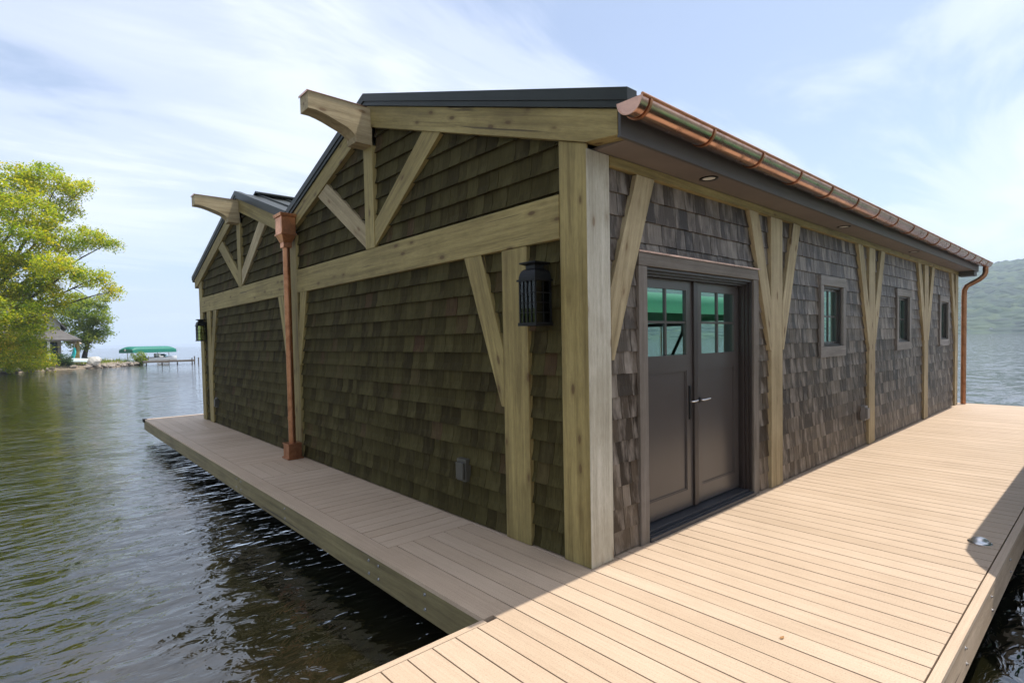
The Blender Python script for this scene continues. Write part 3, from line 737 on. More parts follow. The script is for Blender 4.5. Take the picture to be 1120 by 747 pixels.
# windows
for (a, e) in WINS:
    wroot = empty('window', (0, 0, 0), bh)
    z0, z1 = WZ
    for pts, g in ((rect(a, a + 0.10, z0 + 0.132, z1 - 0.122), (0, 1)), (rect(e - 0.10, e, z0 + 0.132, z1 - 0.122), (0, 1)), (rect(a, e, z1 - 0.12, z1), (1, 0)), (rect(a, e, z0, z0 + 0.13), (1, 0))):
        timber('window_trim', pts, 'y', 0.008, 0.074, g, W_GREYL, wroot, 0.003)
    b = MB(); a1, e1, c0, c1 = a + 0.10, e - 0.10, z0 + 0.132, z1 - 0.122
    def ring(b, a1, e1, c0, c1, w_, y0, y1):
        b.box(a1, a1 + w_, y0, y1, c0, c1); b.box(e1 - w_, e1, y0, y1, c0, c1); b.box(a1 + w_, e1 - w_, y0, y1, c0, c0 + w_); b.box(a1 + w_, e1 - w_, y0, y1, c1 - w_, c1)
    ring(b, a1 + 0.001, e1 - 0.001, c0, c1, 0.025, 0.04, 0.15)
    b.build('window_frame', BRONZE, wroot)
    b = MB(); ring(b, a1 + 0.027, e1 - 0.027, c0 + 0.027, c1 - 0.027, 0.030, 0.07, 0.105)
    mx_ = (a1 + e1) / 2; mz_ = (c0 + c1) / 2
    b.box(mx_ - 0.01, mx_ + 0.01, 0.074, 0.10, c0 + 0.056, c1 - 0.056); b.box(a1 + 0.056, e1 - 0.056, 0.076, 0.098, mz_ - 0.01, mz_ + 0.01)
    b.build('sash', DOORP, wroot)
    b = MB(); b.box(a1 + 0.056, e1 - 0.056, 0.085, 0.089, c0 + 0.056, c1 - 0.056); b.build('pane', GLASS, wroot)

# gutter (half round), brackets, downpipe with goose neck
GY, GZ, GR = -0.412, 3.040, 0.090
X0, X1 = -0.085, LX + 0.42
b = MB(); n = 22
outer = []; 
for i in range(n + 1):
    a = math.pi + math.pi * i / n
    outer.append((GY + GR * math.cos(a), GZ + GR * math.sin(a)))
inner = [(GY + (GR - 0.003) * math.cos(math.pi + math.pi * i / n), GZ + (GR - 0.003) * math.sin(math.pi + math.pi * i / n)) for i in range(n + 1)]
vs_ = [(X0, *p) for p in outer] + [(X1, *p) for p in outer]
b.add(vs_, [(i, i + 1, n + 2 + i, n + 1 + i) for i in range(n)], True)
vs_ = [(X0, *p) for p in inner] + [(X1, *p) for p in inner]
b.add(vs_, [(i + 1, i, n + 1 + i, n + 2 + i) for i in range(n)], True)
gut = b.build('gutter', COPPER, bh, normals=False)
b = MB(); b.tube([(X0, GY - GR, GZ + 0.004), (X1, GY - GR, GZ + 0.004)], 0.011, 10); b.build('gutter_bead', COPPER_D, gut)
b = MB(); b.prism(outer, 'x', X0 - 0.004, X0 - 0.0005); b.tube([(X0 - 0.003, p[0], p[1]) for p in outer], 0.005, 6); b.build('gutter_end', COPPER, gut)
b = MB(); b.prism(outer, 'x', X1 + 0.0005, X1 + 0.004); b.build('gutter_end', COPPER, gut)
x = X0 + 0.09
while x < X1:
    b = MB()
    ro = GR + 0.002
    pts = [(GY + r2 * math.cos(math.pi + math.pi * i / n), GZ + r2 * math.sin(math.pi + math.pi * i / n)) for r2, rng in ((ro, range(n + 1)), (ro + 0.006, range(n, -1, -1))) for i in rng]
    m_ = n + 1
    for i in range(n):
        p0, p1 = pts[i], pts[i + 1]; q0, q1 = pts[2 * m_ - 1 - i], pts[2 * m_ - 2 - i]
        b.hexa([(x - 0.011, *p0), (x + 0.011, *p0), (x + 0.011, *p1), (x - 0.011, *p1), (x - 0.011, *q0), (x + 0.011, *q0), (x + 0.011, *q1), (x - 0.011, *q1)])
    b.box(x - 0.011, x + 0.011, GY - GR, GY + GR + 0.03, GZ + 0.012, GZ + 0.017)
    b.build('gutter_bracket', COPPER_D, gut)
    x += 0.78 if x < 10 else 0.7
b = MB()
dx = LX + 0.13
b.tube([(dx + 0.1, GY, GZ - 0.06), (dx + 0.1, GY, GZ - 0.20), (dx + 0.09, GY + 0.02, GZ - 0.26), (dx + 0.07, GY + 0.09, GZ - 0.34), (dx + 0.04, GY + 0.22, GZ - 0.42), (dx, GY + 0.29, GZ - 0.47), (dx, GY + 0.33, GZ - 0.56), (dx, GY + 0.335, GZ - 0.7), (dx, GY + 0.335, 0.01)], 0.048, 16)
b.build('downpipe', COPPER_D, bh)

# valley leader head, pipe, foot
b = MB()
hy, hx = 5.27, -0.12
def frust(b, cx_, cy_, w0, d0, z0, w1, d1, z1):
    b.hexa([(cx_ - d0, cy_ - w0, z0), (cx_ + d0, cy_ - w0, z0), (cx_ + d0, cy_ + w0, z0), (cx_ - d0, cy_ + w0, z0), (cx_ - d1, cy_ - w1, z1), (cx_ + d1, cy_ - w1, z1), (cx_ + d1, cy_ + w1, z1), (cx_ - d1, cy_ + w1, z1)])
frust(b, hx, hy, 0.140, 0.112, 3.345, 0.150, 0.120, 3.385)
frust(b, hx, hy, 0.122, 0.096, 3.12, 0.122, 0.096, 3.345)
frust(b, hx, hy, 0.135, 0.107, 3.10, 0.135, 0.107, 3.12)
frust(b, hx, hy, 0.070, 0.06, 3.00, 0.120, 0.096, 3.10)
frust(b, hx, hy, 0.066, 0.058, 2.93, 0.066, 0.058, 3.00)
b.build('leader_head', COPPER_H, bh, bevel=0.003)
b = MB(); b.tube([(hx, hy, 2.93), (hx, hy, 0.21)], 0.048, 16); b.tube([(hx, hy, 0.55), (hx, hy, 0.59)], 0.052, 16)
b.build('downpipe', COPPER_D, bh)
b = MB(); frust(b, hx, hy, 0.125, 0.108, 0.003, 0.125, 0.108, 0.025); frust(b, hx, hy, 0.105, 0.09, 0.025, 0.105, 0.09, 0.20); frust(b, hx, hy, 0.113, 0.098, 0.20, 0.113, 0.098, 0.22)
b.build('pipe_foot', COPPER_D, bh, bevel=0.003)

# soffit lights
for xx in (1.36, 4.6, 7.9):
    s_ = empty('soffit_light', (xx, -0.15, 2.884), bh)
    q = MB(); q.lathe((0, 0, 0), [(0.075, 0.001), (0.075, -0.006), (0.055, -0.006), (0.050, -0.001)], 24); q.build('trim_ring', BLACKM, s_)
    q = MB(); q.lathe((0, 0, 0), [(0.050, -0.002), (0.0, -0.0025)], 24); q.build('lens', simple('lens', (0.8, 0.78, 0.7), 0.3), s_)

# lanterns
def lantern(y):
    L = empty('wall_lantern', (0, y, 0), bh)
    w0 = 0.085; xf, xb = -0.165, 0.0; z0, z1 = 1.71, 2.02
    b = MB()
    b.box(-0.0, 0.035, -0.035, 0.035, 1.74, 2.10)                           # back plate
    b.box(xf - 0.008, xb + 0.004, -w0 - 0.008, w0 + 0.008, z0 - 0.012, z0 + 0.012)   # bottom tray
    b.box(xf - 0.012, xb + 0.004, -w0 - 0.012, w0 + 0.012, z1, z1 + 0.014)
    for (px_, py_) in ((xf, -w0), (xf, w0 - 0.01), (xb - 0.012, -w0), (xb - 0.012, w0 - 0.01)):
        b.box(px_, px_ + 0.012, py_, py_ + 0.01, z0, z1)
    # curved roof
    n_ = 6
    for i in range(n_):
        t0, t1 = i / n_, (i + 1) / n_
        def sz(t): 
            return 1 - 0.42 * (1 - math.cos(t * math.pi / 2)) - 0.0, z1 + 0.014 + 0.075 * math.sin(t * math.pi / 2)
        (s0_, za), (s1_, zb_) = sz(t0), sz(t1)
        cx_ = (xf + xb) / 2; hx_ = (xb - xf) / 2
        frust(b, cx_, 0, w0 * s0_, hx_ * s0_, za, w0 * s1_, hx_ * s1_, zb_)
    frust(b, (xf + xb) / 2, 0, w0 * 0.56, 0.046, z1 + 0.089, w0 * 0.56, 0.046, z1 + 0.115)
    frust(b, (xf + xb) / 2, 0, w0 * 0.6, 0.05, z1 + 0.115, w0 * 0.95, 0.08, z1 + 0.128)
    frust(b, (xf + xb) / 2, 0, w0 * 0.95, 0.08, z1 + 0.128, w0 * 0.95, 0.08, z1 + 0.137)
    b.build('lantern_body', BLACKM, L)
    b = MB()                                                            # cage bars
    for k_ in (-1, 0, 1):
        b.box(xf - 0.002, xf + 0.004, k_ * w0 * 0.48 - 0.003, k_ * w0 * 0.48 + 0.003, z0, z1)
        for yy in ((-w0 + 0.002, w0 - 0.005) if k_ == 0 else ()):
            xx_ = (xf + xb) / 2 + k_ * 0.038
            b.box(xx_ - 0.003, xx_ + 0.003, yy - 0.003, yy + 0.003, z0, z1)
    for zz in (0.27, 0.5, 0.73):
        z_ = z0 + (z1 - z0) * zz
        b.box(xf - 0.003, xf + 0.005, -w0, w0, z_ - 0.003, z_ + 0.003)
        for yy in (-w0 + 0.001, w0 - 0.006): b.box(xf, xb, yy - 0.003, yy + 0.004, z_ - 0.003, z_ + 0.003)
    b.build('lantern_cage', BLACKM, L)
    b = MB(); b.box(xf + 0.006, xf + 0.008, -w0 + 0.01, w0 - 0.01, z0 + 0.012, z1); b.box(xf + 0.01, xb - 0.012, -w0 + 0.006, -w0 + 0.008, z0 + 0.012, z1); b.box(xf + 0.01, xb - 0.012, w0 - 0.012, w0 - 0.010, z0 + 0.012, z1)
    b.build('glass', LGLASS, L)
    b = MB(); b.tube([(-0.085, 0, z0 + 0.012), (-0.085, 0, z0 + 0.13)], 0.016, 12); b.tube([(-0.085, 0, z0 + 0.131), (-0.085, 0, z0 + 0.17), (-0.085, 0, z0 + 0.21)], [0.014, 0.02, 0.004], 12)
    b.build('bulb', simple('bulb_cream', (0.7, 0.66, 0.5), 0.3), L)
    return L
lantern(0.43); lantern(LY - 0.43)
def outlet(p, n, mat):
    o_ = empty('outlet_box', p, bh)
    b = MB()
    if n == 'x':
        b.box(-0.02, 0.045, -0.065, 0.065, -0.10, 0.10); b.box(-0.045, -0.021, -0.052, 0.052, -0.08, 0.07)
    else:
        b.box(-0.065, 0.065, -0.02, 0.045, -0.10, 0.10); b.box(-0.052, 0.052, -0.05, -0.021, -0.08, 0.07)
    b.build('cover', mat, o_, bevel=0.006)
outlet((0.0, 1.46, 0.455), 'x', PLASTIC); outlet((0.0, 9.75, 0.44), 'x', PLASTIC); outlet((5.98, 0.0, 0.475), 'y', PLASTIC_W)
# ------------------------------------------------------------------ background
def terrain_mat(name, c0, c1, c2, sc):
    mt, t, p = newmat(name)
    mp_ = coords(t, rnd=False)
    v = N(t, 'ShaderNodeTexVoronoi', Scale=sc, Randomness=1.0); t.links.new(mp_.outputs[0], v.inputs['Vector'])
    n = N(t, 'ShaderNodeTexNoise', Scale=sc * 0.12, Detail=6, Roughness=0.6); t.links.new(mp_.outputs[0], n.inputs['Vector'])
    sp_ = t.nodes.new('ShaderNodeSeparateColor'); t.links.new(v.outputs['Color'], sp_.inputs[0])
    r1 = ramp(t, [(0.0, c0), (0.5, c1), (1.0, c2)]); t.links.new(sp_.outputs[0], r1.inputs['Fac'])
    r2 = ramp(t, [(0.35, (0.65, 0.7, 0.7)), (0.65, (1.25, 1.2, 1.1))]); t.links.new(n.outputs['Fac'], r2.inputs['Fac'])
    t.links.new(mixc(t, 1.0, r1.outputs[0], r2.outputs[0], 'MULTIPLY'), p.inputs['Base Color']); p.inputs['Roughness'].default_value = 0.9
    rd = ramp(t, [(0.0, (1, 1, 1)), (0.6, (0, 0, 0))]); t.links.new(v.outputs['Distance'], rd.inputs['Fac'])
    bump(t, p, rd.outputs[0], 1.0, 5.0)
    return mt
HILLM = terrain_mat('wooded_hill', (0.006, 0.024, 0.014), (0.018, 0.046, 0.020), (0.045, 0.075, 0.026), 0.09)
def polar_hill(name, az0, az1, r0, r1, hfn, naz, nr, mat):
    b = MB(); v = []
    for i in range(naz + 1):
        a = R(az0 + (az1 - az0) * i / naz)
        for j in range(nr + 1):
            t_ = j / nr
            r_ = r0 + (r1 - r0) * t_
            x, y = r_ * math.cos(a), r_ * math.sin(a)
            v.append((x, y, hfn(math.degrees(a), t_, x, y)))
    f = [(i * (nr + 1) + j, i * (nr + 1) + j + 1, (i + 1) * (nr + 1) + j + 1, (i + 1) * (nr + 1) + j) for i in range(naz) for j in range(nr)]
    b.add(v, f, True); return tag(b.build(name, mat, normals=False), kind='structure')
def hh(az, t_, x, y):
    base = 118 + 14 * noise.noise(Vector((az * 0.05, 0, 9))) + 1.1 * (5 - az if az < 12 else -7 - (az - 12) * 4) * (1 if az > -10 else 0.0)
    if az <= -10: base += 16
    base = max(8, base)
    prof = 1 - (1 - min(1, t_ / 0.72)) ** 1.25
    z = ZW - 0.3 + base * prof
    if t_ > 0.0: z += min(1, t_ * 12) * (5.0 * noise.noise(Vector((x / 17, y / 17, 0))) + 3.0 * noise.noise(Vector((x / 7, y / 7, 4))) + 3)
    return z
polar_hill('wooded_hill', 0, 34, 515, 1500, hh, 460, 90, HILLM)
polar_hill('wooded_hill', -125, 0, 515, 1500, hh, 420, 45, HILLM)
def hf_(az, t_, x, y):
    return ZW - 1 + (46 - abs(az - 62) * 0.9 + 8 * noise.noise(Vector((az * 0.2, 1, 2)))) * math.sin(min(1, t_ * 1.4) * math.pi / 2)
polar_hill('far_hill', 38, 88, 7000, 8600, hf_, 120, 6, terrain_mat('far_hill_wood', (0.03, 0.05, 0.03), (0.04, 0.06, 0.03), (0.06, 0.08, 0.04), 0.02))
def mini_house(x, y, z, s, rz, lab):
    h = tag(empty('lake_house', (x, y, z)), lab, 'house', 'white houses on the far shore'); h.rotation_euler = (0, 0, rz)
    q = MB(); q.box(-4 * s, 4 * s, -3 * s, 3 * s, -3, 3.2 * s); q.prism([(-3 * s, 3.2 * s), (3 * s, 3.2 * s), (0, 5 * s)], 'x', -4 * s, 4 * s); q.build('wall', WHITE, h)
    q = MB(); q.prism([(-3.4 * s, 3.0 * s), (0, 5.0 * s), (0, 5.3 * s), (-3.4 * s, 3.3 * s)], 'x', -4.4 * s, 4.4 * s); q.prism([(3.4 * s, 3.0 * s), (0.001, 5.0 * s), (0.001, 5.3 * s), (3.4 * s, 3.3 * s)], 'x', -4.4 * s, 4.4 * s); q.build('roof', ROOFM, h)
    for k in (-2.2, 0, 2.2):
        q = MB(); q.box(-4.05 * s, -4.0 * s, (k - .45) * s * .8, (k + .45) * s * .8, 1.0 * s, 2.3 * s); q.build('window', GLASS, h)
WHITE = simple('white_paint', (0.72, 0.72, 0.70), 0.45, 0, 0.04)
ROOFM = simple('slate_roof', (0.10, 0.092, 0.085), 0.8, 0, 0.25, 2)
mini_house(905, 107, 62, 1.0, 0.1, 'small white house high among the trees of the far hillside')
mini_house(531, 63, 0.6, 0.6, 0.1, 'small white house at the foot of the far hill by the water')

def rocks(b, c, r, sq=(1, 1, 0.65), seed=0):
    bm = bmesh.new(); bmesh.ops.create_icosphere(bm, subdivisions=2, radius=1)
    for v in bm.verts:
        n_ = noise.noise(v.co * 1.1 + Vector((seed * 3.7, seed, 0)))
        n2_ = noise.noise(v.co * 2.7 + Vector((seed, 5, 0)))
        v.co = Vector((v.co.x * sq[0], v.co.y * sq[1], v.co.z * sq[2])) * (1 + 0.45 * n_ + 0.15 * n2_) * r
    b.add([v.co + Vector(c) for v in bm.verts], [[v.index for v in f.verts] for f in bm.faces], False)
    bm.free()
ROCK = simple('shore_rock', (0.26, 0.22, 0.18), 0.85, 0, 0.4, 2.5)
ROCKW = simple('pale_rock', (0.6, 0.57, 0.52), 0.8, 0, 0.15, 2.5)
rr_ = random.Random(11)
line = [(-4.7, 59.5), (-2.6, 63.2), (1.0, 65.0), (3.5, 66.8), (5.6, 69.8), (7.0, 73.5)]
nrk = 0
protos = []
for s_ in range(6):
    b = MB(); rocks(b, (0, 0, 0), 1.0, (1.2, 0.9, 0.6), s_)
    protos.append(b)
pm = []
for i, b in enumerate(protos):
    me = None
    o = b.build('boulder', ROCK); pm.append(o.data); bpy.data.objects.remove(o)
for i in range(64):
    t_ = rr_.random() * (len(line) - 1); k_ = int(t_); f_ = t_ - k_
    if rr_.random() < 0.25 and k_ < 3: continue
    ax_, ay_ = line[k_]; bx_, by_ = line[k_ + 1]
    o = bpy.data.objects.new('boulder', pm[i % 6]); COL.objects.link(o)
    s_ = rr_.uniform(0.12, 0.34)
    o.location = (ax_ + (bx_ - ax_) * f_ + rr_.uniform(-0.3, 0.5), ay_ + (by_ - ay_) * f_ + rr_.uniform(-0.3, 1.4), ZW + 0.10 + rr_.uniform(-0.05, 0.18))
    o.scale = (s_, s_, s_); o.rotation_euler = (rr_.uniform(-.3, .3), rr_.uniform(-.3, .3), rr_.uniform(0, 6))
    tag(o, 'brown boulder on the shore in front of the cottage' if t_ < 3 else ('brown boulder on the rocky point between the cottage and the lime bush' if t_ < 4.3 else 'brown boulder at the foot of the lime bush'), 'boulder', 'brown boulders along the shoreline')
b = MB(); rocks(b, (0, 0, 0), 0.55, (1.15, 1, 0.85), 9); o = b.build('boulder', ROCKW); o.location = (2.35, 66.6, 0.25)
tag(o, 'large white boulder on the shore beside the upturned pale boat', 'boulder')

# foliage
def blob_leaves(b, rnd, lobes_, dens, leaf, ydep, per=46, spread=0.42, low=-0.4):
    for (cx_, cy_, cz_, rx_, rz_) in lobes_:
        ry_ = ydep * (0.6 + 0.5 * rx_)
        ncl = int(dens * rx_ * rz_ + 4)
        for c in range(ncl):
            while True:
                p = Vector((rnd.uniform(-1, 1), rnd.uniform(-1, 1), rnd.uniform(-1, 1)))
                if p.length <= 1: break
            p = p.normalized() * (p.length ** 0.45)
            k = Vector((cx_ + p.x * rx_, cy_ + p.y * ry_, cz_ + p.z * rz_))
            sp_ = spread * rnd.uniform(0.7, 1.5)
            for q in range(int(per * rnd.uniform(0.6, 1.3))):
                g = Vector((rnd.gauss(0, sp_), rnd.gauss(0, sp_), rnd.gauss(0, sp_ * 0.45)))
                g.z -= 0.12 * (g.x * g.x + g.y * g.y) / (sp_ * sp_) * sp_
                if g.length > 2.1 * sp_: continue
                c0 = k + g
                if c0.z < low: continue
                s_ = leaf * rnd.uniform(0.6, 1.35)
                u = Vector((rnd.gauss(0, 1), rnd.gauss(0, 1), rnd.gauss(0, 0.55) - 0.3)).normalized()
                v = u.cross(Vector((rnd.gauss(0, .5), rnd.gauss(0, .5), 1))).normalized()
                b.add([c0 - u * s_, c0 + v * s_ * 0.42, c0 + u * s_, c0 - v * s_ * 0.42], [(0, 1, 2, 3)])
BARK = simple('bark', (0.05, 0.038, 0.028), 0.9, 0, 0.3, 4)
LEAF1 = leaf_mat('leaves_yellow_green', [(0, (0.14, 0.20, 0.014)), (0.45, (0.28, 0.315, 0.02)), (0.8, (0.43, 0.39, 0.03)), (1, (0.50, 0.38, 0.05))], 0.55)
LEAF2 = leaf_mat('leaves_green', [(0, (0.11, 0.17, 0.02)), (0.6, (0.21, 0.26, 0.03)), (1, (0.32, 0.33, 0.05))])
LEAF3 = leaf_mat('leaves_lime', [(0, (0.12, 0.18, 0.015)), (1, (0.22, 0.26, 0.03))])
LEAF4 = leaf_mat('leaves_dark', [(0, (0.02, 0.05, 0.012)), (1, (0.05, 0.095, 0.02))], 0.3)
def tree(name, lab, lobes_, base, tr, mat, dens, leaf, ydep, seed, limb_ids=None, per=46, spread=0.42, group=None):
    rnd = random.Random(seed)
    root = tag(empty(name, base), lab, 'tree', group)
    b = MB(); blob_leaves(b, rnd, lobes_, dens, leaf, ydep, per, spread)
    b.v = [(p[0] - base[0], p[1] - base[1], p[2] - base[2]) for p in b.v]
    cr_ = b.build('crown', mat, root, normals=False)
    topz = max(l[2] for l in lobes_)
    fork = Vector((0.3, 0, (topz - base[2]) * 0.22))
    b = MB()
    b.tube([(0, 0, -0.5), (0, 0, 0.3), (0.1, 0.05, fork.z * 0.5), fork, fork + Vector((0.3, 0.1, (topz - base[2]) * 0.35)), fork + Vector((0.9, 0.1, (topz - base[2]) * 0.6))], [tr * 1.4, tr, tr * 0.9, tr * 0.8, tr * 0.5, tr * 0.15], 10)
    b.build('trunk', BARK, root)
    for i, l in enumerate(lobes_):
        e = Vector((l[0] - base[0], l[1] - base[1], l[2] - base[2])) + Vector((l[3] * 0.6, -l[3] * 0.3, 0.1))
        s0 = fork * rnd.uniform(0.6, 1.0)
        s0.z += max(0, (e.z - s0.z)) * rnd.uniform(0.15, 0.4)
        mid = (s0 + e) * 0.5 + Vector((rnd.uniform(-.3, .3), rnd.uniform(-.3, .3), rnd.uniform(-0.1, 0.5)))
        b = MB(); pts = []
        for k in range(9):
            t_ = k / 8
            p = s0 * (1 - t_) ** 2 + mid * 2 * t_ * (1 - t_) + e * t_ * t_
            p += Vector((rnd.gauss(0, .06), rnd.gauss(0, .06), rnd.gauss(0, .06))) * (1 if 0 < k else 0)
            pts.append(p)
        b.tube(pts, [tr * 0.38 * (1 - 0.88 * k / 8) for k in range(9)], 7)
        for k in range(5):
            s1 = pts[rnd.randint(3, 7)]
            d_ = Vector((rnd.gauss(0, 1), rnd.gauss(0, 1), rnd.gauss(0.2, .5))).normalized() * l[3] * rnd.uniform(0.6, 1.1)
            b.tube([s1, s1 + d_ * 0.5 + Vector((0, 0, .08)), s1 + d_], [tr * 0.10, tr * 0.06, tr * 0.02], 5)
        b.build('limb', BARK, root)
    return root
A_ = [(-3.1, 54.59, 14.33, 1.61, 1.48), (-1.02, 55.56, 15.41, 1.64, 1.13), (0.8, 56.48, 15.41, 1.07, 0.92), (-2.39, 52.59, 12.0, 1.89, 1.29), (-0.07, 57.53, 13.56, 1.21, 0.94), (-2.9, 51.59, 9.33, 1.96, 1.54), (-0.42, 54.54, 10.44, 1.61, 1.04), (1.56, 55.42, 11.09, 1.05, 0.75), (2.9, 56.31, 10.73, 0.6, 0.54), (-3.11, 54.59, 6.89, 2.19, 1.63), (-0.86, 51.55, 7.57, 1.64, 0.98), (1.16, 53.45, 7.02, 1.13, 0.66), (2.55, 54.33, 6.1, 0.46, 0.44), (-1.79, 54.58, 5.51, 1.96, 1.11), (-3.31, 52.59, 3.81, 1.89, 1.43), (-2.5, 54.58, 3.03, 0.8, 1.0), (-3.74, 54.59, 1.48, 1.5, 1.04), (-2.43, 55.59, 1.59, 0.82, 0.9), (-5.48, 57.54, 13.72, 1.82, 2.34), (-5.96, 56.51, 8.88, 2.38, 3.07), (-6.23, 55.5, 4.25, 2.34, 3.02)]
B_ = [(2.87, 81.39, 5.93, 1.7, 1.53), (4.39, 80.27, 5.45, 0.84, 1.08), (2.0, 82.0, 2.2, 1.3, 0.9), (3.6, 81.0, 2.9, 0.9, 0.6), (3.6, 82.34, 4.17, 1.37, 1.1), (2.14, 83.44, 7.15, 1.39, 1.34), (4.18, 81.29, 7.3, 1.1, 0.76), (2.59, 81.41, 3.24, 1.19, 0.87), (1.41, 84.49, 5.14, 1.23, 2.04), (4.78, 81.24, 3.68, 0.51, 0.55)]
A_ = [(a, b_ - (2.4 if c_ < 8.5 else 0), c_, d_, e_) for a, b_, c_, d_, e_ in A_]
A_ += [(-4.03, 57.58, 0.66, 0.97, 0.55), (-2.92, 57.59, 0.46, 0.85, 0.47), (-1.87, 57.58, 0.49, 0.48, 0.39)]
tree('willow_tree', 'tall yellow-green leafy tree leaning over the lake at the left edge', A_, (-5.4, 56.5, ZW + 0.3), 0.42, LEAF1, 28, 0.115, 1.7, 21, per=84, spread=0.38)
tree('shade_tree', 'round green tree standing behind the lakeside cottage', B_, (2.6, 82.5, 0.2), 0.30, LEAF2, 26, 0.15, 1.4, 22, per=50, spread=0.36)
def bush(name, lab, c, rx_, rz_, mat, seed, n=14, leaf=0.10, cat='bush', group=None):
    rnd = random.Random(seed); root = tag(empty(name, c), lab, cat, group)
    b = MB(); blob_leaves(b, rnd, [(0, 0, rz_ * 0.9, rx_, rz_), (rx_ * 0.4, 0.1, rz_ * 0.5, rx_ * 0.7, rz_ * 0.6)], n, leaf, 0.9, 34, 0.2)
    b.build('crown', mat, root, normals=False)
    b = MB()
    for k in range(7):
        a = rnd.uniform(0, 6.28); b.tube([(0.05 * math.cos(a), 0.05 * math.sin(a), -0.2), (rx_ * .3 * math.cos(a), rx_ * .3 * math.sin(a), rz_ * .7), (rx_ * .7 * math.cos(a), rx_ * .7 * math.sin(a), rz_ * 1.4)], [0.03, 0.02, 0.006], 5)
    b.build('stems', BARK, root)
bush('willow_bush', 'bright lime bush on the tip of the rocky point before the green canopy', (6.9, 72.6, -0.25), 0.72, 0.72, LEAF3, 31, 60)
bush('shrub', 'dark green shrub on the shore in front of the cottage porch', (-0.15, 65.9, -0.1), 0.62, 0.62, LEAF4, 32, 60)
bush('shrub', 'yellow-green shrub left of the dark shrub before the cottage', (-1.4, 65.0, -0.1), 0.8, 0.6, LEAF1, 33, 50)
bush('shrub', 'leafy shrub at the waterline under the big tree, nearest the left frame edge', (-4.3, 60.6, -0.2), 1.0, 0.8, LEAF2, 34, 50)
bush('shrub', 'leafy shrub at the waterline midway between the frame edge and the cottage', (-2.9, 63.6, -0.2), 0.9, 0.8, LEAF2, 35, 50)
bush('shrub', 'dense green shrub hiding the left corner of the cottage', (-3.2, 66.5, 0.0), 1.2, 1.5, LEAF2, 36, 40)
# shore grass
rnd = random.Random(5); b = MB()
for i in range(5200):
    x_ = rnd.uniform(-6, 8); y_ = rnd.uniform(58, 82)
    d = shore_d(x_, y_)
    if d < 0.5 or d > 7: continue
    z_ = landz(x_, y_) - 0.05
    if z_ < ZW + 0.25 and rnd.random() < 0.8: continue
    h_ = rnd.uniform(0.12, 0.45) * (1.8 if x_ > 4.5 and rnd.random() < 0.15 else 1)
    a = rnd.uniform(0, 3.14); dx_ = math.cos(a) * 0.035; dy_ = math.sin(a) * 0.035
    b.add([(x_ - dx_, y_ - dy_, z_), (x_ + dx_, y_ + dy_, z_), (x_ + rnd.uniform(-.1, .1), y_, z_ + h_)], [(0, 1, 2)])
tag(b.build('shore_grass', LEAF2, normals=False), 'tufts of green grass growing over the rocky point', 'grass', kind='stuff')

# cottage
ct = tag(empty('cottage', (-3.0, 74, 0.2)), 'grey-roofed cottage with a porch half hidden behind the big tree', 'cottage')
STUC = simple('cottage_stone', (0.42, 0.40, 0.36), 0.8, 0, 0.2, 2)
b = MB(); b.box(-4.0, 3.0, -1.8, 5, -0.6, 4.0); b.prism([(-4.0, 4.0), (3.0, 4.0), (-0.5, 8.0)], 'y', -1.8, 5); b.build('wall', STUC, ct)
b = MB(); b.prism([(-0.5, 8.0), (3.5, 3.4), (3.5, 3.6), (-0.5, 8.2)], 'y', -2.2, 5.4); b.prism([(-0.501, 8.0), (-0.501, 8.2), (-4.5, 3.6), (-4.5, 3.4)], 'y', -2.2, 5.4)
b.build('roof', ROOFM, ct)
b = MB(); b.add([(-3.0, -5.0, 2.3), (4.55, -5.0, 2.3), (4.55, 4.0, 2.3), (2.9, -1.9, 3.45), (-3.0, -1.9, 3.45), (2.9, 4.0, 3.45), (-3.0, -5.0, 2.15), (4.55, -5.0, 2.15), (4.55, 4.0, 2.15)],
      [(0, 1, 3, 4), (1, 2, 5, 3), (0, 6, 7, 1), (1, 7, 8, 2), (6, 0, 4), (2, 8, 5), (6, 4, 3, 7), (7, 3, 5, 8)])
b.build('porch_roof', ROOFM, ct)
for (px_, py_) in ((4.25, -4.7), (1.9, -4.7), (-0.6, -4.7), (4.25, -1.0)):
    b = MB(); b.box(px_ - .11, px_ + .11, py_ - .11, py_ + .11, -0.6, 2.16); b.build('porch_post', W_OLIVE if px_ > 3 else WHITE, ct)
b = MB(); b.box(-2.4, 4.4, -4.9, -1.85, -0.7, -0.05); b.build('porch_floor', W_GREY, ct)
for (px_, w_, z0_, z1_, nm) in ((2.1, 0.5, 0.0, 2.0, 'door'), (0.4, 0.6, 0.8, 1.9, 'window'), (-1.6, 0.6, 0.8, 1.9, 'window')):
    b = MB(); b.box(px_ - w_ - .1, px_ + w_ + .1, -1.86, -1.81, z0_ - .05, z1_ + .1); f_ = b.build(nm, WHITE if nm == 'window' else BRONZE, ct)
    b = MB(); b.box(px_ - w_, px_ + w_, -1.88, -1.861, z0_, z1_); b.build('pane', GLASS, f_)

